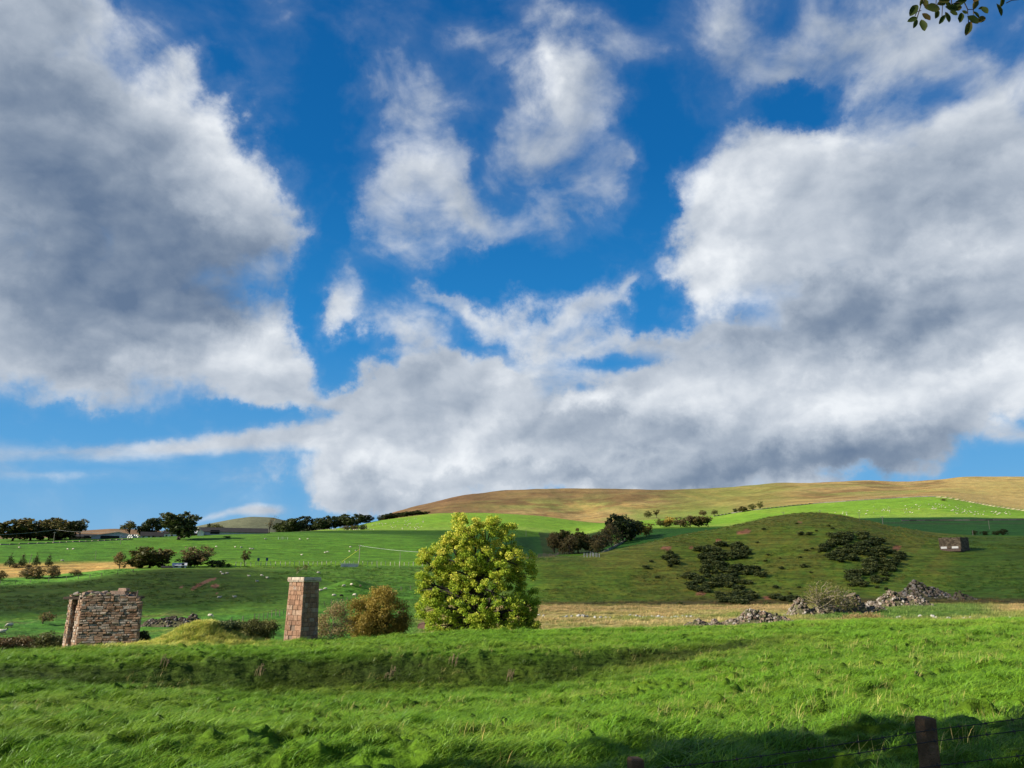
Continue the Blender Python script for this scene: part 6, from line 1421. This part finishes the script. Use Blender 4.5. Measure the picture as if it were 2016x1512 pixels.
# ------------------------------------------------------------------ the clouds whose shade lies on the land (high up, outside the view)
M_CLOUD, nt, out = newmat('shading_cloud')
ed = N(nt, 'ShaderNodeAttribute', attribute_name='edge').outputs['Fac']
pp = N(nt, 'ShaderNodeNewGeometry').outputs['Position']
nz = noise(nt, pp, .018, 5, .6)
opn = N(nt, 'ShaderNodeObjectInfo').outputs['Color']
aa = mathn(nt, 'MULTIPLY', N(nt, 'ShaderNodeMapRange', interpolation_type='SMOOTHSTEP', ins={0: mathn(nt, 'ADD', ed, mathn(nt, 'MULTIPLY', mathn(nt, 'SUBTRACT', nz, .5), .9)), 1: .1, 2: .55, 3: 0.0, 4: 1.0}).outputs[0], opn)
mxs = N(nt, 'ShaderNodeMixShader', ins={0: aa, 1: N(nt, 'ShaderNodeBsdfTransparent').outputs[0], 2: N(nt, 'ShaderNodeBsdfDiffuse', ins={'Color': (.9, .9, .9, 1)}).outputs[0]})
nt.links.new(mxs.outputs[0], out.inputs[0])
def shade_cloud(ground_pts, alt, opacity, seed, soft=22, thick=14):
    """a cloud bank at height alt placed where its shade falls over the given ground outline"""
    P_ = np.array([(p.x - S.x / S.z * (p.z - alt) * 1.0 * 1, p.y - S.y / S.z * (p.z - alt)) for p in ground_pts])
    x0, y0 = P_.min(0) - 30; x1, y1 = P_.max(0) + 30; st = 9.0
    gx, gy = np.meshgrid(np.arange(x0, x1, st), np.arange(y0, y1, st), indexing='ij')
    ins = np.zeros(gx.shape, bool); dm = np.full(gx.shape, 1e9)
    for i in range(len(P_)):
        ax_, ay_ = P_[i]; bx_, by_ = P_[(i + 1) % len(P_)]
        c_ = ((ay_ > gy) != (by_ > gy)) & (gx < (bx_ - ax_) * (gy - ay_) / ((by_ - ay_) or 1e-9) + ax_); ins ^= c_
        L2 = (bx_ - ax_) ** 2 + (by_ - ay_) ** 2; t_ = np.clip(((gx - ax_) * (bx_ - ax_) + (gy - ay_) * (by_ - ay_)) / L2, 0, 1)
        dm = np.minimum(dm, np.hypot(gx - ax_ - t_ * (bx_ - ax_), gy - ay_ - t_ * (by_ - ay_)))
    e = np.clip(np.where(ins, dm, -dm) / soft * .5 + .4, 0, 1)
    lump = np.clip(e, 0, 1) ** .5 * thick * (.6 + 1.2 * np.abs(fbm(gx * .02, gy * .02, 4, seed)) * 2)
    nx, ny = gx.shape; top = np.stack([gx, gy, alt + lump * .6], -1).reshape(-1, 3); bot = np.stack([gx, gy, alt - lump * .3 - .5], -1).reshape(-1, 3)
    id_ = np.arange(nx * ny).reshape(nx, ny); q = np.stack([id_[:-1, :-1], id_[1:, :-1], id_[1:, 1:], id_[:-1, 1:]], -1).reshape(-1, 4)
    ev = e.ravel(); q = q[(ev[q] > 0).any(1)]
    me = mesh_arrays('cloud', np.vstack([top, bot]), [q, q[:, ::-1] + nx * ny], attrs={'edge': np.concatenate([ev, ev])}, smooth=True)
    o = link('cloud', me, M_CLOUD); o.color = (opacity,) * 3 + (1,); tag(o, 'drifting cloud bank above the land', None, None, 'stuff'); return o
shade_cloud([at(1040, 184), at(1500, 184), at(2016, 186), at(2700, 186), at(2700, 590), at(2016, 592), at(1700, 590), at(1600, 575), at(1420, 560), at(1200, 560), at(1100, 575), at(1010, 580), at(850, 580), at(570, 590), at(480, 545), at(600, 515), at(780, 480), at(860, 420), at(900, 350), at(960, 290), at(1000, 230)], 430, .40, 5, 14)
shade_cloud([at(-400, 166), at(200, 172), at(420, 182), at(520, 196), at(580, 214), at(540, 240), at(420, 254), at(250, 250), at(100, 240), at(-400, 236)], 300, .42, 6, 10)
